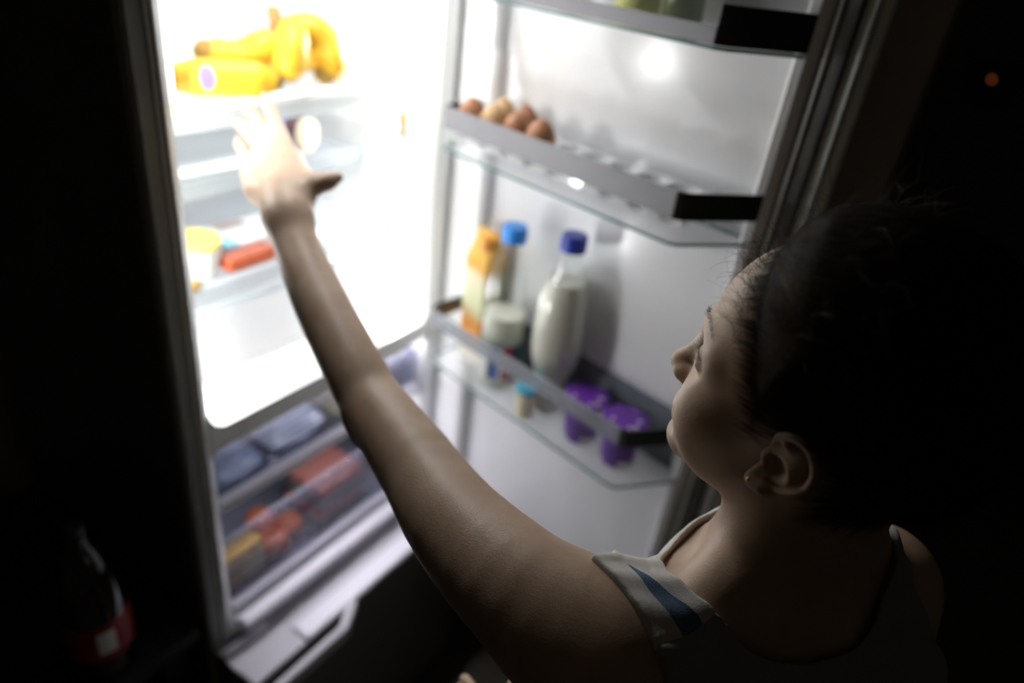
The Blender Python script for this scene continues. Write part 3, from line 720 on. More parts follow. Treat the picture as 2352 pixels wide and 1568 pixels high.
# --- tank top: the body surface lifted a few millimetres, cut at neckline, armholes and hem
shirt_prims = neck + torso + arm
def shirt_post(P, D):
    q = (P - TC) @ TB.T / K; r, f, u = q.T; D = D / K
    e = np.sqrt((r / 0.096) ** 2 + ((f - 0.020) / np.where(f > 0.020, 0.054, 0.0855)) ** 2); dn = (e - 1) * 0.085            # outside the neckline > 0
    ar = 0.1405 + np.where(r < 0, 0.10 * f, 0.004) - np.abs(r)                                    # inside the armhole line > 0
    ar = np.minimum(ar, np.where(r < 0, 0.058 + np.maximum(0, r + 0.125) * 1.2 - f, 1.0))
    ar = np.where(u > -0.11, ar, ar + (-0.11 - u) * 2.0)
    band = 0.0009 * (1 - sstep(0.010, 0.013, dn)) + 0.0009 * (1 - sstep(0.008, 0.011, np.abs(ar)))
    fold = 0.0012 * np.sin(r * 95 + f * 60 + 2.5 * np.sin(u * 30)) * sstep(0.02, 0.06, -u) + 0.0007 * np.sin(f * 240 + r * 90)
    seam = 0.0011 * np.exp(-((f + 0.0155) / 0.0016) ** 2) * (u > -0.06)
    d = D - (0.0052 + 0.008 * sstep(0.34, 0.40, -u) + band + fold - seam)
    cut = np.maximum.reduce([-dn, -ar, -(u + 0.47)])
    k = 0.0025; hh = np.maximum(k - np.abs(d - cut), 0) / k
    return (np.maximum(d, cut) + hh * hh * k / 4) * K
vS, qS = polygonise(shirt_prims, (0.22, -0.28, 0.62), (0.80, 0.24, 1.26), 0.0018, post=shirt_post)
vS = relax(vS, qS, 2, 0.35)
def cloth_mat():
    m = pbr('striped_jersey', (0.5, 0.5, 0.48), 0.9, spec=0.15, bump=0.5, bscale=900)
    N, L = nt(m); b_ = N['Principled BSDF']; tc = N.new('ShaderNodeTexCoord')
    def dot(v):
        d = N.new('ShaderNodeVectorMath'); d.operation = 'DOT_PRODUCT'; L.new(tc.outputs['Object'], d.inputs[0]); d.inputs[1].default_value = tuple(v / K); return d.outputs['Value']
    def mt(op, a, b2=None, c=None):
        n = N.new('ShaderNodeMath'); n.operation = op
        for i, x in enumerate((a, b2, c)):
            if x is None: continue
            if isinstance(x, (int, float)): n.inputs[i].default_value = x
            else: L.new(x, n.inputs[i])
        return n.outputs[0]
    r = dot(TB[0]); f = dot(TB[1]); u = dot(TB[2]); ra = mt('ABSOLUTE', r)
    rl = mt('ADD', mt('MULTIPLY_ADD', f, 0.30, 0.1215), mt('MULTIPLY', mt('MULTIPLY', f, f), -5.5))     # outer border of the blue stripe
    rr_ = mt('MULTIPLY_ADD', f, 0.43, 0.1057)                                                           # inner border
    ins = mt('MULTIPLY', mt('LESS_THAN', ra, rl), mt('GREATER_THAN', ra, rr_))
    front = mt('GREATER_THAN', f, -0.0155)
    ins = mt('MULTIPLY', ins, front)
    mx = N.new('ShaderNodeMix'); mx.data_type = 'RGBA'; L.new(front, mx.inputs[0]); mx.inputs[6].default_value = (0.30, 0.295, 0.28, 1); mx.inputs[7].default_value = (0.60, 0.58, 0.54, 1)  # front paler than back, partly light on the front put into the colour
    nz = N.new('ShaderNodeTexNoise'); nz.inputs['Scale'].default_value = 600; L.new(tc.outputs['Object'], nz.inputs['Vector'])
    blue = N.new('ShaderNodeMix'); blue.data_type = 'RGBA'; L.new(nz.outputs['Fac'], blue.inputs[0]); blue.inputs[6].default_value = (0.045, 0.085, 0.15, 1); blue.inputs[7].default_value = (0.16, 0.23, 0.33, 1)
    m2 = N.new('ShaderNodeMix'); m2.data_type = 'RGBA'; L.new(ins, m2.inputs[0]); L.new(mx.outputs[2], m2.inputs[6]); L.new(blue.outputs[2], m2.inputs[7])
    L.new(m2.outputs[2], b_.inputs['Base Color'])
    return m
M['jersey'] = cloth_mat()
top = np_mesh('tank_top', [(vS, qS)], M['jersey'], person, origin=TC); top['label'] = 'pale tank top with blue stripe on the strap'
# stitching along the neckline band
def on_shirt(P, off=0.0):
    P = P.copy()
    for _ in range(3):
        d = field(shirt_prims, P) - off; g = np.zeros_like(P)
        for i in range(3):
            w = P.copy(); w[:, i] += 0.0008; g[:, i] = (field(shirt_prims, w) - off - d) / 0.0008
        P -= d[:, None] * g / np.maximum((g * g).sum(1), 0.2)[:, None]
    return P
# --- trousers
def jeans_post(P, D):
    q = (P - TC) @ TB.T / K; u = q[:, 2]
    d = D - 0.006 - 0.002 * np.sin(u * 60 + q[:, 0] * 40)
    return np.maximum(d, np.maximum(u + 0.41, -(u + 1.17)))
vJ, qJ = polygonise(torso + legs, (0.26, -0.26, -0.11), (0.76, 0.22, 0.76), 0.006, post=jeans_post)
M['denim'] = pbr('dark_denim', (0.03, 0.04, 0.07), 0.85, spec=0.2, noise=0.3, nscale=300)
np_mesh('trousers', [(relax(vJ, qJ, 2, .4), qJ)], M['denim'], person)
# --- hair: pulled back into a bun; the mass thins to nothing at the hairline
skull = cranium + face[:2] + neck
BUN = hw(-0.118, 0, 0.050)
def hair_t(P):
    h = hair_h(P); return -0.0030 + 0.0155 * sstep(-0.004, 0.058, h) + 0.0065 * sstep(0.080, 0.112, hl(P)[:, 2]) * sstep(0.006, 0.036, h)
def hair_post(P, D):
    b_ = np.linalg.norm((P - BUN) * [1, 1, 1], axis=1) - 0.040
    q = hl(P); an = np.arctan2(q[:, 1], q[:, 2] - 0.03)
    d = D - hair_t(P) - 0.0002 * np.sin(an * 46 + 3 * np.sin(q[:, 0] * 40)) * (hair_h(P) > 0.01)
    k = 0.02; hh = np.maximum(k - np.abs(d - b_), 0) / k
    return np.minimum(d, b_) - hh * hh * k / 4
vR, qR = polygonise(skull, HC - [0.20, 0.20, 0.11], HC + [0.20, 0.20, 0.18], 0.0025, post=hair_post)
vR = relax(vR, qR, 1, 0.4)
M['hair'] = pbr('dark_hair', (0.007, 0.0045, 0.003), 0.9, spec=0.02, bump=0.3, bscale=400)
M['strand'] = pbr('hair_strand', (0.050, 0.032, 0.018), 0.5, spec=0.2)  # paler brown: backlight at the hairline is put into the colour
M['combed'] = pbr('combed_hair', (0.020, 0.013, 0.008), 0.6, spec=0.10)  # darker: light fading behind the hairline is put into the colour
M['lash'] = pbr('lash_hair', (0.005, 0.004, 0.003), 0.8, spec=0.02)
cc = vR[qR].mean(1); okf = (hair_h(cc) > -0.004) | (np.linalg.norm(cc - BUN, axis=1) < 0.06)
hair_tint(M['hair'], (0.45, 0.31, 0.21)); hair = np_mesh('hair', [(vR, qR[okf])], M['hair'], person, hairfn=hair_attr)

def strands(name, lines, radii, mat, parent, shape=(1, 0.5)):
    cv = bpy.data.hair_curves.new(name); n = [len(l_) for l_ in lines]; cv.add_curves(n)
    pos = np.concatenate(lines).astype(np.float32); o3 = pos.mean(0)
    cv.attributes['position'].data.foreach_set('vector', (pos - o3).ravel())
    ra = cv.attributes.get('radius') or cv.attributes.new('radius', 'FLOAT', 'POINT')
    rad = np.concatenate([np.linspace(shape[0], shape[1], k) * r_ for k, r_ in zip(n, radii)]).astype(np.float32); ra.data.foreach_set('value', rad)
    cv.materials.append(mat); o = bpy.data.objects.new(name, cv); COL.objects.link(o); ORIG[o.name] = Vector(o3); o.parent = parent; o.location = Vector(o3) - worig(parent)
    return o
rng = np.random.default_rng(7)
def hfield(P):
    d = field(skull + face[2:], P); return np.minimum(d, d - np.maximum(hair_t(P), 0))
def flow(P0, tgt, steps, ds, lift, side):
    P = P0.copy(); out = [P.copy()]
    for i in range(steps):
        g = np.zeros_like(P); d = hfield(P)
        for a in range(3):
            w = P.copy(); w[:, a] += 0.001; g[:, a] = (hfield(w) - d) / 0.001
        g /= np.maximum(np.linalg.norm(g, axis=1), 1e-6)[:, None]
        t = tgt - P; t -= g * (t * g).sum(1)[:, None]; t /= np.maximum(np.linalg.norm(t, axis=1), 1e-6)[:, None]
        b_ = np.cross(t, g); P = P + (t + b_ * side[:, None] * (1 - 1.5 * i / steps)) * ds[:, None]
        d = hfield(P); P = P - g * (d - lift * (i + 1))[:, None]; out.append(P.copy())
    return np.stack(out, 1)
# fine strands from the hairline back over the head
ccv = vH; hv = hair_h(ccv); uv_ = hl(ccv)
cand = np.where((hv > -0.014) & (hv < 0.040) & (uv_[:, 2] > 0.004) & (uv_[:, 0] > 0.0) & (np.linalg.norm(uv_, axis=1) < 0.16))[0]
wgt = np.exp(-(np.minimum(hv[cand] - 0.016, 0) / 0.0115) ** 2); pick = rng.choice(cand, 8500, p=wgt / wgt.sum())
n_ = len(pick)
L1 = flow(vH[pick] + rng.normal(0, 0.0006, (n_, 3)), BUN[None] + rng.normal(0, 0.012, (n_, 3)), 11, rng.uniform(0.003, 0.0085, n_), np.abs(rng.normal(0, 0.00008, n_)) + 0.00003, rng.normal(0, 0.16, n_))
strands('hairline_strands', list(L1), rng.uniform(0.00007, 0.00014, n_), M['strand'], hair, (0.2, 1.0))
# body of the hair
cand = np.where(hair_h(vR) > rng.uniform(0.012, 0.040, len(vR)))[0]; cand = cand[hl(vR[cand])[:, 0] > -0.09]; wf = np.exp(hl(vR[cand])[:, 0] / 0.03); pick = rng.choice(cand, 5000, p=wf / wf.sum()); n_ = len(pick)
L2 = flow(vR[pick], BUN[None] + rng.normal(0, 0.015, (n_, 3)), 9, rng.uniform(0.005, 0.011, n_), np.abs(rng.normal(0, 0.00010, n_)) + 0.00004, rng.normal(0, 0.10, n_))
strands('combed_strands', list(L2), rng.uniform(0.00010, 0.00018, n_), M['combed'], hair, (1, 0.4))
# flyaways standing off the crown and the forehead
fl = []
cand = np.where((hair_h(vR) > 0.004) & (hl(vR)[:, 2] > 0.075) & (hl(vR)[:, 0] > -0.03))[0]
for i in rng.choice(cand, 260):
    p = vR[i].copy(); q = hl(p[None])[0]; out_ = HB.T @ (np.array([q[0] * 0.5, q[1], q[2]]) / np.linalg.norm(q)); back = -_f
    dirn = out_ * rng.uniform(0.15, 0.8) + back * rng.uniform(-0.5, 1.0) + rng.normal(0, 0.25, 3); dirn /= np.linalg.norm(dirn); cvx = rng.normal(0, 0.13, 3) + back * 0.09 - out_ * 0.07; Ln = rng.uniform(0.002, 0.0048)
    ps = [p]
    for k in range(10): ps.append(ps[-1] + dirn * Ln); dirn = dirn + cvx; dirn /= np.linalg.norm(dirn)
    fl.append(np.array(ps))
cand = np.where((np.abs(hair_h(vH)) < 0.008) & (uv_[:, 2] > 0.055) & (uv_[:, 0] > 0.02))[0]
for i in rng.choice(cand, 300):
    p = vH[i].copy(); q = hl(p[None])[0]; out_ = HB.T @ (q / np.linalg.norm(q))
    dirn = out_ * rng.uniform(0.2, 0.7) + _f * rng.uniform(-0.5, 0.6) + _u * rng.uniform(-0.1, 0.6) + _l * rng.normal(0, 0.4); dirn /= np.linalg.norm(dirn); cvx = rng.normal(0, 0.12, 3) - out_ * 0.06; Ln = rng.uniform(0.0012, 0.0036)
    ps = [p]
    for k in range(10): ps.append(ps[-1] + dirn * Ln); dirn = dirn + cvx; dirn /= np.linalg.norm(dirn)
    fl.append(np.array(ps))
for a, b_, c in ((hw(-0.004, 0.066, -0.030), hw(0.004, 0.062, -0.060), hw(0.000, 0.056, -0.085)), (hw(-0.030, 0.060, -0.030), hw(-0.016, 0.058, -0.070), hw(-0.020, 0.052, -0.105))):
    fl.append(np.array([a * (1 - t) ** 2 + 2 * b_ * t * (1 - t) + c * t * t for t in np.linspace(0, 1, 9)]))
strands('flyaway_strands', fl, rng.uniform(0.00008, 0.00015, len(fl)), M['strand'], hair, (1, 0.35))
# --- eyes, lashes, brows, ear stud, nails
M['eye'] = pbr('eye_white', (0.75, 0.72, 0.69), 0.08, coat=1.0); M['iris'] = pbr('iris', (0.06, 0.045, 0.03), 0.08, coat=1.0)
for sd in (1, -1):
    b = MB(); c = hw(0.0658, sd * 0.0325, 0.0215); nl = 14
    gz = np.array([1.0, sd * -0.05, 0.12]); gz /= np.linalg.norm(gz); X_ = HB.T @ gz; Y_ = np.cross(HB[2], X_); Y_ /= np.linalg.norm(Y_); Z_ = np.cross(X_, Y_)
    prof = [(max(1e-7, 0.0126 * math.sin(PI * i / nl)), 0.0126 * math.cos(PI * i / nl)) for i in range(nl + 1)]
    b.lathe(prof, 20, T=lambda x, y, z: tuple(c + Y_ * x + Z_ * y + X_ * z))
    b.mi = [1 if i // 20 < 4 else 0 for i in range(len(b.f))]
    obj('eye', b, [M['eye'], M['iris']], person, smooth=True)
def skin_snap(P):
    P = P.copy()
    for _ in range(3):
        d = field(cranium + face, P); g = np.zeros_like(P)
        for a in range(3):
            w = P.copy(); w[:, a] += 0.0006; g[:, a] = (field(cranium + face, w) - d) / 0.0006
        P -= d[:, None] * g / np.maximum((g * g).sum(1), 0.2)[:, None]
    return P
lash = []; brow = []
for sd in (1, -1):
    for t in np.linspace(0, 1, 30):
        a = skin_snap(np.array([hw(0.0800 - 0.011 * (t - 0.35) ** 2 * 2.2, sd * (0.0215 + 0.026 * t), 0.0275 + 0.0025 * math.sin(PI * t))]))[0]
        Ln = 0.0095 * (0.75 + 0.4 * t) * rng.uniform(0.8, 1.1); d0 = np.array([0.92, sd * (t - 0.35) * 0.9, -0.05]); d1 = np.array([0.55, sd * (t - 0.35) * 0.9, 0.75])
        lash.append(np.array([a + HB.T @ (d0 * (Ln * s_) + (d1 - d0) * (Ln * s_ * s_ * 0.6)) for s_ in np.linspace(0, 1, 6)]))
    nbr = 170; tt = rng.uniform(0, 1, nbr)
    base = skin_snap(np.array([hw(0.082 - 0.018 * t * t, sd * (0.010 + 0.040 * t), 0.0440 + 0.0080 * math.sin(PI * min(1, t * 0.85)) + rng.normal(0, 0.0019) * (1.15 - t)) for t in tt]))
    for a, t in zip(base, tt):
        Ln = rng.uniform(0.0035, 0.0060); v = np.array([-0.30 * t + 0.10, sd * (0.5 + 0.5 * t), 0.75 * (1 - t) + 0.12]); v /= np.linalg.norm(v); v = HB.T @ v
        brow.append(np.array([a + v * Ln * s_ + HB.T @ np.array([0.0006, 0, 0]) * math.sin(PI * s_) for s_ in np.linspace(0, 1, 4)]))
strands('eyelashes', lash, [0.00021] * len(lash), M['lash'], person, (1, 0.15))
strands('eyebrows', brow, [0.00006] * len(brow), M['lash'], person, (1, 0.25))
M['gold'] = pbr('gold_stud', (0.85, 0.62, 0.28), 0.2, metal=1.0)
b = MB(); c = hw(0.0078, 0.0792, -0.0222)
b.lathe([(1e-7, -0.0017), (0.0012, -0.0012), (0.0017, 0), (0.0012, 0.0012), (1e-7, 0.0017)], 14, tuple(c)); o = obj('ear_stud', b, M['gold'], person, smooth=True); o['label'] = 'small gold stud in the ear lobe'
M['nail'] = pbr('nail', (0.62, 0.36, 0.30), 0.25, coat=0.4); M['nail_dark'] = pbr('thumb_nail', (0.40, 0.13, 0.09), 0.25, coat=0.5)
def nail(tip, prev, r_, m):
    d = (tip - prev) / np.linalg.norm(tip - prev); up = np.array([-0.2, -0.5, 0.8]); up -= d * up.dot(d); up /= np.linalg.norm(up); s_ = np.cross(d, up)
    b = MB(); vs = []; fs = []
    for i in range(5):
        for j in range(5):
            x = (i / 4 - 0.35) * r_ * 2.0; y = (j / 4 - 0.5) * 2; wd = r_ * 0.85 * (1 - 0.25 * (i == 4) - 0.1 * (i == 0))
            vs.append(tip + d * x + s_ * y * wd + up * (r_ * (1.04 - 0.42 * y * y) - 0.0009 * (i == 0)))
    for k in range(25): vs.append(vs[k] - up * 0.0009)
    for i in range(4):
        for j in range(4): a = i * 5 + j; fs += [(a, a + 1, a + 6, a + 5), (a + 25, a + 30, a + 31, a + 26)]
    edge = [0, 1, 2, 3, 4, 9, 14, 19, 24, 23, 22, 21, 20, 15, 10, 5]
    for a, c_ in zip(edge, edge[1:] + edge[:1]): fs.append((a, a + 25, c_ + 25, c_))
    b.add(vs, fs); return obj('fingernail', b, m, person, smooth=True)
for fi, r_ in zip(fingers, (0.0064, 0.0066, 0.0062, 0.0056)): nail(fi[3], fi[2], r_ * 1.1, M['nail'])
o = nail(th[3], th[2], 0.0034, M['nail_dark']); o['label'] = 'dark varnished thumbnail'

# ------------------------------------------------------------------ food and containers
def curve_pts(pts, n):
    pts = np.array(pts, float); out = []
    for t in np.linspace(0, 1, n):
        x = pts.copy()
        while len(x) > 1: x = x[:-1] * (1 - t) + x[1:] * t
        out.append(x[0])
    return out
def onto(o, label, cat, group=None): return tag(o, label, cat, group)
# bananas
M['banana'] = pbr('banana_peel', (0.80, 0.47, 0.025), 0.5, noise=0.12, nscale=25); M['btip'] = pbr('banana_tip', (0.40, 0.24, 0.05), 0.8)
M['bstem'] = pbr('banana_stem', (0.42, 0.24, 0.08), 0.7, noise=0.3, nscale=60)
def banana(parent, ctrl, r0=0.0215, stem=True):
    P_ = curve_pts(ctrl, 18); t = np.linspace(0, 1, 18)
    R_ = [r0 * (0.30 if x < .06 else 1) * min(1, 0.42 + 1.9 * x) * min(1.0, 0.42 + 4.0 * (1 - x)) for x in t]
    b = MB(); b.tube(P_, R_, 10); b.mi = [1 if i >= 16 * 10 else 0 for i in range(len(b.f))]
    return obj('banana', b, [M['banana'], M['btip']], parent, smooth=True)
bb = tag(empty('banana_bunch', (0.8395, 1.0010, 1.3180)), 'yellow banana bunch with brown stem standing on the top glass shelf', 'bananas')
st = (0.8482, 1.0171, 1.4149)
banana(bb, [st, (0.8309, 1.0279, 1.3761), (0.7911, 1.0602, 1.3374), (0.7319, 1.0710, 1.3826)], 0.0310)
banana(bb, [st, (0.8611, 0.9741, 1.4224), (0.8094, 0.9558, 1.3794), (0.8245, 0.9665, 1.3481)], 0.0275)
banana(bb, [st, (0.9149, 1.0064, 1.4278), (0.9386, 0.9579, 1.3847), (0.8847, 0.9622, 1.3417)], 0.0300)
banana(bb, [st, (0.9095, 1.0602, 1.4170), (0.9579, 1.0602, 1.3794), (0.9472, 1.0548, 1.3331)], 0.0230)
b = MB(); b.tube([(0.8482, 1.0193, 1.4020), (0.8449, 1.0182, 1.4235), (0.8363, 1.0161, 1.4450)], [0.014, 0.011, 0.0095], 8); obj('stem', b, M['bstem'], bb, smooth=True)
b1 = tag(empty('banana', (0.7427, 0.9956, 1.3180)), 'single yellow banana with a purple sticker lying at the shelf front', 'banana')
pk = curve_pts([(0.6523, 1.0397, 1.3483), (0.7104, 1.0224, 1.3494), (0.7707, 0.9923, 1.3473), (0.8008, 0.9557, 1.3462)], 18)
b = MB(); b.tube(pk, [0.0282 * min(1, 0.5 + 2.2 * x) * min(1, .3 + 3 * (1 - x)) for x in np.linspace(0, 1, 18)], 12); b.mi = [1 if i < 12 or i >= 16 * 12 else 0 for i in range(len(b.f))]
obj('peel', b, [M['banana'], M['btip']], b1, smooth=True)
def sticker_mat():
    m = pbr('fruit_sticker', (0.3, 0.2, 0.75), 0.4); N, L = nt(m); tc = N.new('ShaderNodeTexCoord')
    w = N.new('ShaderNodeTexWave'); w.inputs['Scale'].default_value = 90; L.new(tc.outputs['Object'], w.inputs[0])
    c = N.new('ShaderNodeValToRGB'); c.color_ramp.elements[0].color = (0.08, 0.04, 0.42, 1); c.color_ramp.elements[1].color = (0.45, 0.38, 0.72, 1); L.new(w.outputs['Fac'], c.inputs[0]); L.new(c.outputs[0], N['Principled BSDF'].inputs['Base Color']); return m
M['sticker'] = sticker_mat()
b = MB(); vs = []; fs = []; ctr = Vector(pk[5]); ax_ = (Vector(pk[6]) - Vector(pk[4])).normalized(); sd = Vector((-0.42, -0.86, 0.15)); sd = (sd - ax_ * sd.dot(ax_)).normalized(); up_ = ax_.cross(sd)
for i in range(9):
    for j in range(7):
        a = (i / 8 - .5) * 2; c = (j / 6 - .5) * 2; k = math.sqrt(max(0, 1 - a * a)); an = c * k * 0.62
        vs.append(ctr + ax_ * (a * 0.0115) + (sd * math.cos(an) + up_ * math.sin(an)) * 0.0290)
for i in range(8):
    for j in range(6): fs.append((i * 7 + j, i * 7 + j + 1, i * 7 + j + 8, i * 7 + j + 7))
b.add(vs, fs); o = obj('sticker', b, M['sticker'], b1, smooth=True); o['label'] = 'purple and white oval fruit sticker'
# white carton at the left of the top shelf
M['card'] = pbr('white_card', (0.86, 0.87, 0.84), 0.5); M['limegreen'] = pbr('lime_print', (0.55, 0.68, 0.20), 0.5)
ct = tag(empty('carton', (0.575, 0.990, 1.318)), 'narrow white carton with lime green foot beside the bananas', 'carton')
b = MB(); b.box(0.569, 0.614, 0.958, 1.025, 1.330, 1.462); obj('box', b, M['card'], ct, bevel=0.003)
b = MB(); b.box(0.5685, 0.6145, 0.9575, 1.0255, 1.318, 1.330); obj('printed_foot', b, M['limegreen'], ct)
# jar lying on the middle shelf
M['jarglass'] = pbr('dark_preserve', (0.13, 0.06, 0.07), 0.15, coat=0.6); M['cream'] = pbr('cream_lid', (0.86, 0.80, 0.58), 0.35); M['bluelabel'] = pbr('blue_label', (0.10, 0.25, 0.65), 0.5)
jr = tag(empty('preserve_jar', (0.905, 1.05, 1.190)), 'dark preserve jar with cream lid lying on the middle shelf', 'jar')
ja = Vector((0.30, -0.88, 0.0)).normalized(); jb = Vector((-ja.y, ja.x, 0)); jc = Vector((0.900, 1.109, 1.2240))
JT = lambda x, y, z: tuple(jc + jb * x + Vector((0, 0, 1)) * y + ja * z)
b = MB(); b.lathe([(0.030, 0), (0.033, 0.004), (0.033, 0.058), (0.027, 0.066)], 28, T=JT); obj('glass_body', b, M['jarglass'], jr, smooth='auto')
b = MB(); b.lathe([(0.0335, 0.014), (0.0335, 0.040)], 28, T=JT); obj('paper_label', b, M['bluelabel'], jr, smooth=True)
b = MB(); b.lathe([(0.0295, 0.064), (0.031, 0.066), (0.031, 0.078), (0.028, 0.081)], 28, T=JT); obj('lid', b, M['cream'], jr, smooth='auto')
# third shelf
Z3 = 1.052
M['tubwhite'] = pbr('tub_plastic', (0.85, 0.84, 0.80), 0.4); M['yellow'] = pbr('yellow_lid', (0.86, 0.72, 0.16), 0.4)
tb = tag(empty('tub', (0.6315, 0.9793, Z3)), 'white round tub with yellow rimmed lid at the shelf left', 'tub')
b = MB(); b.lathe([(0.036, 0), (0.042, 0.052)], 28, (0.6315, 0.9868, Z3)); obj('cup', b, M['tubwhite'], tb, smooth='auto')
b = MB(); b.lathe([(0.044, 0.050), (0.045, 0.058), (0.043, 0.061), (0.036, 0.0605), (0.034, 0.058)], 28, (0.6315, 0.9868, Z3)); obj('lid', b, M['yellow'], tb, smooth='auto')
M['cyan'] = pbr('pale_blue_print', (0.30, 0.66, 0.85), 0.35); M['whitepk'] = pbr('white_film', (0.86, 0.87, 0.88), 0.3); M['greyp'] = pbr('grey_print', (0.42, 0.36, 0.34), 0.5)
pp = tag(empty('cheese_pack', (0.7546, 1.0221, Z3)), 'pale blue and white flat pack behind the red meat pack', 'pack')
b = MB(); b.box(0.6882, 0.8295, 0.9793, 1.0703, Z3, Z3 + 0.034); obj('wrapper', b, M['whitepk'], pp, bevel=0.006)
b = MB(); b.box(0.6877, 0.7150, 0.9788, 1.0708, Z3 + 0.004, Z3 + 0.0345); obj('blue_band', b, M['cyan'], pp, bevel=0.004)
b = MB(); b.box(0.7193, 0.7760, 1.0382, 1.0708, Z3 + 0.030, Z3 + 0.0350); obj('printed_panel', b, M['greyp'], pp)
M['redmeat'] = pbr('red_sausage', (0.62, 0.13, 0.05), 0.35, noise=0.35, nscale=45); M['film'] = clear('packing_film', (0.95, 0.95, 0.95), 0.12, 0.05)
mp = tag(empty('meat_pack', (0.7118, 0.9483, Z3)), 'small red meat pack lying at the front of the third shelf', 'pack')
b = MB(); b.box(0.6657, 0.7621, 0.9439, 0.9888, Z3, Z3 + 0.026); obj('slices', b, M['redmeat'], mp, bevel=0.006)
b = MB(); b.box(0.6625, 0.7653, 0.9417, 0.9910, Z3 + 0.0262, Z3 + 0.0275); obj('film_lid', b, M['film'], mp)
M['brown'] = pbr('brown_paper', (0.33, 0.20, 0.03), 0.6)
b = MB(); b.tube([(0.5651, 0.9290, Z3 + 0.010), (0.5833, 0.9290, Z3 + 0.010), (0.5994, 0.9312, Z3 + 0.010)], [0.009, 0.010, 0.007], 12); tag(obj('sweet', b, M['brown'], smooth=True), 'small brown wrapped sweet at the left end of the third shelf', 'sweet')
M['orange'] = pbr('orange_print', (0.85, 0.36, 0.06), 0.45)
b = MB(); b.box(1.0325, 1.034, 0.902, 0.914, 1.238, 1.282); tag(obj('wall_sticker', b, M['orange'], None, bevel=0.0005), 'narrow orange sticker on the bright right wall inside', 'sticker')

# egg tray and eggs in the middle door bin
M['tray'] = clear('egg_tray_plastic', (0.93, 0.94, 0.96), 0.08, 0.08, 0.70, (0.92, 0.93, 0.95))
cups = [(0.095 + 0.052 * k, 0.0895) for k in range(9)] + [(0.115 + 0.052 * k, 0.037) for k in range(9)]
b = MB(); ns, nw = 150, 32; vs = []; fs = []
for i in range(ns + 1):
    for j in range(nw + 1):
        s_ = 0.066 + 0.468 * i / ns; w_ = 0.008 + 0.104 * j / nw; z_ = 1.3165
        for (cs, cw) in cups:
            q = 1 - ((s_ - cs) ** 2 + (w_ - cw) ** 2) / 0.0240 ** 2
            if q > 0: z_ = 1.3165 - 0.034 * math.sqrt(q)
        if j == nw: z_ = 1.2890
        vs.append(DT(s_, w_, z_))
for i in range(ns):
    for j in range(nw): a = i * (nw + 1) + j; fs.append((a, a + 1, a + nw + 2, a + nw + 1))
b.add(vs, fs); tr = obj('egg_tray', b, M['tray'], smooth=True)
tag(tr, 'clear moulded egg tray with empty hollows in the middle door bin', 'egg tray')
M['egg'] = pbr('brown_eggshell', (0.38, 0.165, 0.08), 0.5, noise=0.12, nscale=120); M['egg_pale'] = pbr('pale_eggshell', (0.55, 0.35, 0.17), 0.5, noise=0.1, nscale=120)
eggl = [('leftmost brown egg at the hinge end of the egg tray', 0, 'egg'), ('pale tan egg, second from the hinge in the front row', 1, 'egg_pale'), ('mid brown egg, third from the hinge in the front row', 2, 'egg'), ('big dark brown egg nearest the empty hollows', 3, 'egg'), ('pale tan egg at the hinge end of the back row', 9, 'egg_pale'), ('brown egg behind the dark one in the back row', 10, 'egg')]
for lab, ci, mk in eggl:
    cs, cw = cups[ci]; x, y, _ = DT(cs, cw, 0); k = 1.16 if ci == 3 else 1.08
    prof = []
    for i in range(17):
        a = PI * i / 16; zz = -math.cos(a) * 0.0275 * k; rr2 = 0.0208 * k * math.sin(a) * (1 - 0.10 * -math.cos(a)); prof.append((max(rr2, 1e-7), zz))
    b = MB(); b.lathe(prof, 24, (x, y, 1.3290)); tag(obj('egg', b, M[mk], smooth=True), lab, 'egg', 'eggs in the door')

# lower door bin
ZB0 = 0.8535
M['jorange'] = pbr('juice_orange', (0.80, 0.33, 0.04), 0.4); M['jwhite'] = pbr('juice_white', (0.85, 0.80, 0.70), 0.4)
def juice_mat():
    m = pbr('juice_carton_print', (0.8, 0.4, 0.1), 0.4); N, L = nt(m); tc = N.new('ShaderNodeTexCoord')
    sx = N.new('ShaderNodeSeparateXYZ'); L.new(tc.outputs['Object'], sx.inputs[0])
    mr = N.new('ShaderNodeMapRange'); mr.inputs['From Max'].default_value = 0.26; L.new(sx.outputs[2], mr.inputs[0])
    n = N.new('ShaderNodeTexNoise'); n.inputs['Scale'].default_value = 16; L.new(tc.outputs['Object'], n.inputs['Vector'])
    ad = N.new('ShaderNodeMath'); ad.operation = 'MULTIPLY_ADD'; ad.inputs[1].default_value = 0.25; L.new(n.outputs['Fac'], ad.inputs[0]); L.new(mr.outputs[0], ad.inputs[2])
    c = N.new('ShaderNodeValToRGB'); c.color_ramp.interpolation = 'EASE'; e = c.color_ramp.elements; e[0].position = 0.2; e[0].color = (0.86, 0.80, 0.70, 1); e[1].position = 1.0; e[1].color = (0.86, 0.50, 0.10, 1)
    for p, k in ((0.42, (0.84, 0.33, 0.04, 1)), (0.62, (0.76, 0.80, 0.50, 1)), (0.80, (0.86, 0.80, 0.55, 1)), (0.92, (0.88, 0.45, 0.05, 1))): q = e.new(p); q.color = k
    L.new(ad.outputs[0], c.inputs[0]); L.new(c.outputs[0], N['Principled BSDF'].inputs['Base Color']); return m
M['juice'] = juice_mat()
x_, y_, _ = DT(0.108, 0.045, 0)
jc_ = tag(empty('juice_carton', (x_, y_, ZB0)), 'orange juice carton behind the clear bottle near the hinge', 'carton')
b = MB(); b.box(0.084, 0.138, 0.010, 0.062, ZB0, 1.070, DT)
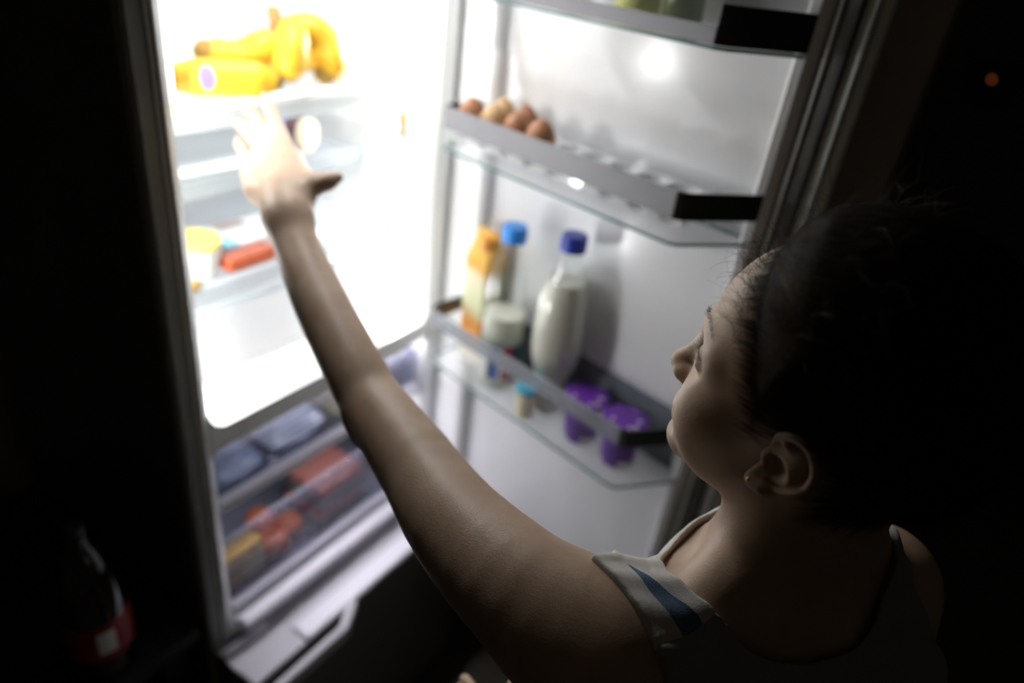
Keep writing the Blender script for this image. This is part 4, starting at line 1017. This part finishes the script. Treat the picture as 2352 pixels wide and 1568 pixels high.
b.add([DT(s_, w_, z_) for s_, w_, z_ in ((0.084, 0.010, 1.070), (0.138, 0.010, 1.070), (0.138, 0.062, 1.070), (0.084, 0.062, 1.070), (0.084, 0.036, 1.112), (0.138, 0.036, 1.112))], [(0, 1, 5, 4), (2, 3, 4, 5), (0, 4, 3), (1, 2, 5)])
b.box(0.084, 0.138, 0.034, 0.038, 1.110, 1.124, DT); obj('printed_box', b, M['juice'], jc_)
b = MB(); cx_ = DT(0.125, 0.051, 1.094); b.lathe([(0.012, 0), (0.0125, 0.018), (0.010, 0.020)], 18, cx_); obj('screw_cap', b, M['jorange'], jc_, smooth='auto')

M['bottle'] = clear('bottle_glass', (0.93, 0.95, 0.94), 0.28, 0.03); M['milk'] = pbr('milk', (0.80, 0.78, 0.69), 0.35, sss=0.1)
M['cap_light'] = pbr('light_blue_cap', (0.04, 0.32, 0.95), 0.35); M['cap_dark'] = pbr('navy_cap', (0.02, 0.05, 0.42), 0.35)
def bottle(s_, w_, prof, level, capm, caplab, label, capz, capr):
    x, y, _ = DT(s_, w_, 0); c = (x, y, ZB0)
    t = tag(empty('milk_bottle', c), label, 'bottle', 'milk bottles in the door')
    b = MB(); b.lathe([(prof[0][0] * 0.8, 0.0)] + prof, 36, c); b.f = b.f[:-1]; b.mi = b.mi[:-1]; obj('glass_shell', b, M['bottle'], t, smooth=True)
    inn = [(max(r_ - 0.0022, 1e-4), max(z_, 0.004)) for r_, z_ in prof if z_ < level]
    zs = [p[1] for p in prof]; rl = np.interp(level, zs, [p[0] for p in prof]) - 0.0022
    b = MB(); b.lathe(inn + [(rl, level)], 36, c); obj('milk', b, M['milk'], t, smooth='auto')
    b = MB(); pr = []
    n = 44; vs = []; fs = []
    rings = [(capr, 0), (capr, 0.024), (capr * 0.94, 0.0275), (capr * 0.80, 0.0278)]
    for q, (r_, z_) in enumerate(rings):
        for k in range(n):
            rr3 = r_ * (1.0 + (0.025 if (k % 2 and q < 2) else 0)); a = 2 * PI * k / n; vs.append((c[0] + rr3 * math.cos(a), c[1] + rr3 * math.sin(a), c[2] + capz + z_))
    for q in range(3):
        for k in range(n): fs.append((q * n + k, q * n + (k + 1) % n, (q + 1) * n + (k + 1) % n, (q + 1) * n + k))
    fs.append(tuple(3 * n + k for k in range(n))); fs.append(tuple(range(n - 1, -1, -1)))
    b.add(vs, fs); o = obj('cap', b, capm, t, smooth='auto'); o['label'] = caplab
    return t, c
p2 = [(0.026, 0), (0.0275, 0.006), (0.0280, 0.062), (0.039, 0.092), (0.0450, 0.118), (0.0465, 0.147), (0.0452, 0.18), (0.041, 0.225), (0.032, 0.262), (0.0225, 0.288), (0.0195, 0.305), (0.0190, 0.330)]
bottle(0.316, 0.048, p2, 0.258, M['cap_dark'], 'navy blue cap', 'nearly full milk bottle with navy cap in the lowest door bin', 0.311, 0.0215)
p1 = [(0.035, 0), (0.0385, 0.02), (0.0395, 0.10), (0.039, 0.15), (0.0355, 0.195), (0.029, 0.235), (0.0225, 0.262), (0.0195, 0.280), (0.0190, 0.300)]
t1, c1 = bottle(0.200, 0.064, p1, 0.150, M['cap_light'], 'light blue cap', 'half empty clear milk bottle with light blue cap near the hinge', 0.288, 0.0215)
def label_mat():
    m = pbr('bottle_label_print', (0.1, 0.15, 0.35), 0.4); N, L = nt(m); tc = N.new('ShaderNodeTexCoord'); sx = N.new('ShaderNodeSeparateXYZ'); L.new(tc.outputs['Object'], sx.inputs[0])
    at = N.new('ShaderNodeMath'); at.operation = 'ARCTAN2'; L.new(sx.outputs[1], at.inputs[0]); L.new(sx.outputs[0], at.inputs[1])
    mr = N.new('ShaderNodeMapRange'); mr.inputs['From Min'].default_value = -3.1416; mr.inputs['From Max'].default_value = 3.1416; L.new(at.outputs[0], mr.inputs[0])
    n = N.new('ShaderNodeTexNoise'); n.inputs['Scale'].default_value = 60; L.new(tc.outputs['Object'], n.inputs['Vector'])
    ad = N.new('ShaderNodeMath'); ad.operation = 'MULTIPLY_ADD'; ad.inputs[1].default_value = 0.05; L.new(n.outputs['Fac'], ad.inputs[0]); L.new(mr.outputs[0], ad.inputs[2])
    c = N.new('ShaderNodeValToRGB'); c.color_ramp.interpolation = 'CONSTANT'; e = c.color_ramp.elements; e[0].position = 0; e[0].color = (0.03, 0.08, 0.10, 1); e[1].position = 0.98; e[1].color = (0.8, 0.8, 0.78, 1)
    for p, k in ((0.06, (0.02, 0.10, 0.48, 1)), (0.11, (0.85, 0.85, 0.82, 1)), (0.135, (0.55, 0.03, 0.03, 1)), (0.20, (0.03, 0.06, 0.16, 1)), (0.27, (0.03, 0.14, 0.09, 1)), (0.36, (0.75, 0.76, 0.70, 1))): q = e.new(p); q.color = k
    L.new(ad.outputs[0], c.inputs[0]); L.new(c.outputs[0], N['Principled BSDF'].inputs['Base Color']); return m
M['label'] = label_mat()
b = MB(); b.lathe([(0.0402, 0.028), (0.0402, 0.098)], 40, c1); b.f = b.f[:40]; b.mi = b.mi[:40]; obj('printed_label', b, M['label'], t1, smooth=True)
# small cup with cyan lid
x_, y_, _ = DT(0.306, 0.0965, 0); c = (x_, y_, ZB0)
M['cyan_lid'] = pbr('cyan_lid', (0.04, 0.50, 0.72), 0.35)
cu = tag(empty('dessert_cup', c), 'small cream cup with cyan lid in front of the full bottle', 'cup')
b = MB(); b.lathe([(0.0165, 0), (0.0195, 0.052)], 24, c); obj('cup_body', b, M['cream'], cu, smooth='auto')
b = MB(); b.lathe([(0.0205, 0.051), (0.0210, 0.058), (0.0195, 0.0605)], 24, c); obj('lid', b, M['cyan_lid'], cu, smooth='auto')
# purple yoghurt pots
def pot_mat():
    m = pbr('purple_print', (0.13, 0.025, 0.33), 0.35); N, L = nt(m); tc = N.new('ShaderNodeTexCoord'); v = N.new('ShaderNodeTexVoronoi'); v.inputs['Scale'].default_value = 42; L.new(tc.outputs['Object'], v.inputs['Vector'])
    c = N.new('ShaderNodeValToRGB'); e = c.color_ramp.elements; e[0].position = 0.24; e[0].color = (0.80, 0.74, 0.68, 1); e[1].position = 0.32; e[1].color = (0.14, 0.028, 0.36, 1); L.new(v.outputs['Distance'], c.inputs[0]); L.new(c.outputs[0], N['Principled BSDF'].inputs['Base Color']); return m
M['pot_print'] = pot_mat(); M['lid_print'] = pot_mat(); M['lid_print'].name = 'purple_lid_print'; M['lid_print'].node_tree.nodes['Color Ramp'].color_ramp.elements[0].position = 0.13; M['lid_print'].node_tree.nodes['Color Ramp'].color_ramp.elements[1].position = 0.20; M['purple'] = pbr('purple_foil', (0.15, 0.03, 0.34), 0.3, noise=0.25, nscale=50); M['pot_white'] = pbr('pot_cream', (0.72, 0.68, 0.58), 0.4)
pots = []
for k, (s_, w_, lab) in enumerate(((0.408, 0.060, 'purple lidded yoghurt pot next to the milk bottle'), (0.488, 0.058, 'purple lidded yoghurt pot at the free end of the bin'))):
    x, y, _ = DT(s_, w_, 0); c = (x, y, ZB0)
    p = tag(empty('yoghurt_pot', c), lab, 'yoghurt', 'purple yoghurt pots in the door')
    b = MB(); b.lathe([(0.0275, 0), (0.029, 0.004), (0.0345, 0.078)], 32, c); obj('cup_body', b, M['pot_print'], p, smooth='auto')
    b = MB(); b.lathe([(0.0352, 0.070), (0.0378, 0.079), (0.0378, 0.082), (0.0345, 0.083)], 32, c); obj('cream_rim', b, M['pot_white'], p, smooth='auto')
    b = MB(); n = 48; vs = [(c[0], c[1], c[2] + 0.0862)]; fs = []
    for q, (r_, z_) in enumerate(((0.020, 0.0858), (0.032, 0.0852), (0.0385, 0.0835), (0.0390, 0.0785))):
        for i in range(n):
            a = 2 * PI * i / n; rr3 = r_ * (1 + (0.07 * math.cos(a * 8) if q > 1 else 0)); vs.append((c[0] + rr3 * math.cos(a), c[1] + rr3 * math.sin(a), c[2] + z_ + 0.0006 * math.sin(a * 16) * (q > 0)))
    fs += [(0, 1 + i, 1 + (i + 1) % n) for i in range(n)]
    for q in range(3):
        for i in range(n): fs.append((1 + q * n + i, 1 + q * n + (i + 1) % n, 1 + (q + 1) * n + (i + 1) % n, 1 + (q + 1) * n + i))
    b.add(vs, fs); obj('foil_lid', b, M['lid_print'], p, smooth=True)
# upper door bin
ZU = 1.5115
M['lime'] = pbr('lime_yellow_label', (0.66, 0.66, 0.10), 0.4, noise=0.4, nscale=40); M['pickle'] = pbr('green_pickles', (0.10, 0.13, 0.03), 0.3, noise=0.7, nscale=50)
def jar(s_, w_, r_, h, body, lid, name, lab):
    x, y, _ = DT(s_, w_, 0); c = (x, y, ZU); t = tag(empty(name, c), lab, 'jar')
    b = MB(); b.lathe([(r_ * .9, 0), (r_, .004), (r_, h * .8), (r_ * .8, h * .9)], 28, c); obj('glass_body', b, body, t, smooth='auto')
    b = MB(); b.lathe([(r_ * .84, h * .88), (r_ * .86, h * .90), (r_ * .86, h), (r_ * .8, h * 1.02)], 28, c); obj('lid', b, lid, t, smooth='auto')
jar(0.365, 0.062, 0.030, 0.10, M['lime'], M['cream'], 'sauce_jar', 'jar with yellow green label in the top door bin')
jar(0.432, 0.060, 0.026, 0.11, M['pickle'], M['cap_dark'], 'pickle_jar', 'dark green pickle jar right of the yellow jar')
jar(0.250, 0.062, 0.028, 0.12, M['whitepk'], M['cyan'], 'cream_jar', 'white jar on the hinge side of the yellow jar')

# chill zone food
M['bluegrey'] = pbr('blue_grey_film', (0.22, 0.28, 0.38), 0.25, noise=0.3, nscale=30); M['palefilm'] = pbr('pale_film', (0.45, 0.50, 0.56), 0.2, noise=0.3, nscale=25); M['olive'] = pbr('olive_film', (0.30, 0.27, 0.14), 0.3, noise=0.4, nscale=35)
def pillow(name, x0, x1, y0, y1, z0, z1, m, lab, cat='bag'):
    b = MB(); n = 10; vs = []; fs = []
    for sgn_ in (1, -1):
        for i in range(n + 1):
            for j in range(n + 1):
                u = i / n * 2 - 1; v = j / n * 2 - 1; h = ((1 - u ** 4) * (1 - v ** 4)) ** 0.6 * (0.9 + 0.12 * math.sin(5 * u + 3 * v) * math.cos(4 * v - 2 * u))
                vs.append(((x0 + x1) / 2 + u * (x1 - x0) / 2, (y0 + y1) / 2 + v * (y1 - y0) / 2, (z0 + z1) / 2 + sgn_ * h * (z1 - z0) / 2))
    m2 = (n + 1) ** 2
    for i in range(n):
        for j in range(n):
            a = i * (n + 1) + j; fs += [(a, a + 1, a + n + 2, a + n + 1), (m2 + a, m2 + a + n + 1, m2 + a + n + 2, m2 + a + 1)]
    edge = [j for j in range(n)] + [i * (n + 1) + n for i in range(n)] + [n * (n + 1) + j for j in range(n, 0, -1)] + [i * (n + 1) for i in range(n, 0, -1)]
    for a, c_ in zip(edge, edge[1:] + edge[:1]): fs.append((a, m2 + a, m2 + c_, c_))
    b.add(vs, fs); return tag(obj(name, b, m, smooth=True), lab, cat)
z1_ = 0.6945
pillow('food_bag', 0.545, 0.650, 0.860, 0.990, z1_, 0.740, M['bluegrey'], 'blue grey food bag at the left of the upper clear drawer')
pillow('food_bag', 0.668, 0.800, 0.862, 0.990, z1_, 0.758, M['palefilm'], 'pale shiny food bag in the middle of the upper clear drawer')
pillow('food_bag', 0.820, 0.950, 0.862, 0.990, z1_, 0.752, M['olive'], 'olive food bag at the right of the upper clear drawer')
M['chrome'] = pbr('shiny_cap', (0.9, 0.9, 0.9), 0.08, metal=1.0)
b = MB(); b.lathe([(1e-6, -0.011), (0.008, -0.008), (0.011, 0), (0.008, 0.008), (1e-6, 0.011)], 18, (0.6555, 0.858, z1_ + 0.011)); tag(obj('shiny_cap_ball', b, M['chrome'], smooth=True), 'shiny silver ball between two bags in the upper clear drawer', 'sweet')  # ball standing for a shiny bottle cap
z2_ = 0.4465
M['pinkmeat'] = pbr('pink_mince', (0.30, 0.12, 0.10), 0.4, noise=0.35, nscale=60); M['redm'] = pbr('red_meat', (0.26, 0.06, 0.045), 0.35, noise=0.3, nscale=40); M['traydark'] = pbr('dark_food_tray', (0.06, 0.07, 0.07), 0.4)
for (x0, x1, y0, y1, zz, m, lab) in ((0.765, 0.905, 0.858, 0.985, z2_, 'redm', 'red meat in a dark tray in the lower clear drawer'), (0.775, 0.915, 0.862, 0.985, z2_ + 0.052, 'pinkmeat', 'pink mince tray stacked on the red meat tray')):
    t = tag(empty('meat_tray', ((x0 + x1) / 2, (y0 + y1) / 2, zz)), lab, 'meat')
    b = MB(); b.box(x0, x1, y0, y1, zz, zz + 0.014); obj('tray', b, M['traydark'], t, bevel=0.003)
    b = MB(); b.box(x0 + 0.006, x1 - 0.006, y0 + 0.004, y1 - 0.006, zz + 0.014, zz + 0.046); obj('meat', b, M[m], t, bevel=0.012, seg=3)
    b = MB(); b.box(x0, x1, y0, y1, zz + 0.0465, zz + 0.0475); obj('film_lid', b, M['film'], t)
M['carrot'] = pbr('orange_red_skin', (0.36, 0.075, 0.018), 0.4, noise=0.3, nscale=30); M['greenstem'] = pbr('green_stem', (0.10, 0.20, 0.04), 0.7)
for k, (x, y, r_, lab) in enumerate(((0.668, 0.886, 0.034, 'orange red tomato in front of the lower clear drawer'), (0.722, 0.905, 0.031, 'darker tomato beside the meat trays'), (0.688, 0.952, 0.032, 'tomato behind the two front tomatoes'))):
    t = tag(empty('tomato', (x, y, z2_)), lab, 'tomato', 'tomatoes in the lower drawer'); prof = [(max(1e-6, r_ * math.sin(PI * i / 14)), r_ * 0.86 * (1 - math.cos(PI * i / 14)) - (0.006 * max(0, (i - 11) / 3) ** 2)) for i in range(15)]
    b = MB(); b.lathe(prof, 22, (x, y, z2_)); obj('fruit', b, M['carrot'], t, smooth=True)
    b = MB(); zt = z2_ + r_ * 1.72 - 0.006; b.tube([(x, y, zt), (x + 0.001, y, zt + 0.010)], [0.0025, 0.002], 6); obj('stalk', b, M['greenstem'], t)
M['ochre'] = pbr('ochre_wrapper', (0.36, 0.21, 0.015), 0.35, noise=0.3, nscale=40); M['printcream'] = pbr('wrapper_print', (0.40, 0.33, 0.16), 0.4, noise=0.5, nscale=120)
yp = tag(empty('crisp_bag', (0.585, 0.88, z2_)), 'yellow food packet at the left of the lower clear drawer', 'bag')
b = MB(); b.box(0.540, 0.632, 0.862, 0.900, z2_, z2_ + 0.088); obj('wrapper', b, M['ochre'], yp, bevel=0.010, seg=3)
b = MB(); b.box(0.580, 0.628, 0.8605, 0.8625, z2_ + 0.016, z2_ + 0.066); obj('printed_panel', b, M['printcream'], yp, bevel=0.0005)

# ------------------------------------------------------------------ dark table at the left with a bottle, standby light far right
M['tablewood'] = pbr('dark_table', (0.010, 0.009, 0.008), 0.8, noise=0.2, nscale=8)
FZ = -0.17
tbm = tag(empty('side_table', (0.22, 1.12, FZ)), 'low dark table in the shadow left of the refrigerator', 'table')
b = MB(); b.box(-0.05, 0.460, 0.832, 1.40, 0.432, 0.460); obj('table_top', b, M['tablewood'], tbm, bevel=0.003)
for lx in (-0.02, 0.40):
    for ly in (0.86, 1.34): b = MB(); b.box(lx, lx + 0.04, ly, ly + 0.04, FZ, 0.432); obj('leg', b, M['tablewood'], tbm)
M['cola'] = pbr('dark_drink', (0.012, 0.008, 0.006), 0.08, coat=0.6); M['redlabel'] = pbr('red_label', (0.25, 0.01, 0.01), 0.4); M['blackcap'] = pbr('black_cap', (0.03, 0.03, 0.03), 0.4)
BK = 1.58; c = (0.326, 0.890, 0.460)
bt = tag(empty('drink_bottle', c), 'dark drink bottle with red and white label on the low dark table', 'bottle')
b = MB(); b.lathe([(r_ * BK, z_ * BK) for r_, z_ in ((0.024, 0), (0.030, 0.004), (0.031, 0.02), (0.031, 0.105), (0.027, 0.13), (0.016, 0.165), (0.010, 0.178), (0.009, 0.186))], 28, c); obj('glass_body', b, M['cola'], bt, smooth=True)
b = MB(); b.lathe([(0.0313 * BK, 0.040 * BK), (0.0313 * BK, 0.088 * BK)], 28, c); b.f = b.f[:28]; b.mi = b.mi[:28]; obj('label_band', b, M['redlabel'], bt, smooth=True)
b = MB()
for k in range(6):
    a0 = -2.05 + 0.09 * k; a1_ = a0 + 0.09
    b.add([(c[0] + 0.0316 * BK * math.cos(a), c[1] + 0.0316 * BK * math.sin(a), c[2] + z * BK) for a, z in ((a0, 0.050), (a1_, 0.050), (a1_, 0.080), (a0, 0.080))], [(0, 1, 2, 3)])
obj('label_patch', b, M['card'], bt)
b = MB(); b.lathe([(0.0155, 0.186 * BK), (0.0158, 0.196 * BK), (0.014, 0.198 * BK)], 20, c); obj('cap', b, M['blackcap'], bt, smooth='auto')
M['led'] = pbr('standby_led', (0.3, 0.05, 0.02), 0.4, emit=((1.0, 0.22, 0.05), 0.5)); M['casing'] = pbr('black_casing', (0.015, 0.015, 0.016), 0.5)
sbx = tag(empty('wall_switch', (3.38, 0.055, 1.25)), 'small black wall unit with an orange standby light in the dark', 'switch')
b = MB(); b.box(3.365, 3.3995, 0.0, 0.11, 1.25, 1.38); obj('casing', b, M['casing'], sbx, bevel=0.004)
b = MB(); b.lathe([(0.006, 0), (0.006, 0.003), (0.004, 0.004)], 14, T=lambda x, y, z: (3.365 - z, 0.055 + x, 1.322 + y)); obj('standby_light', b, M['led'], sbx, smooth='auto')
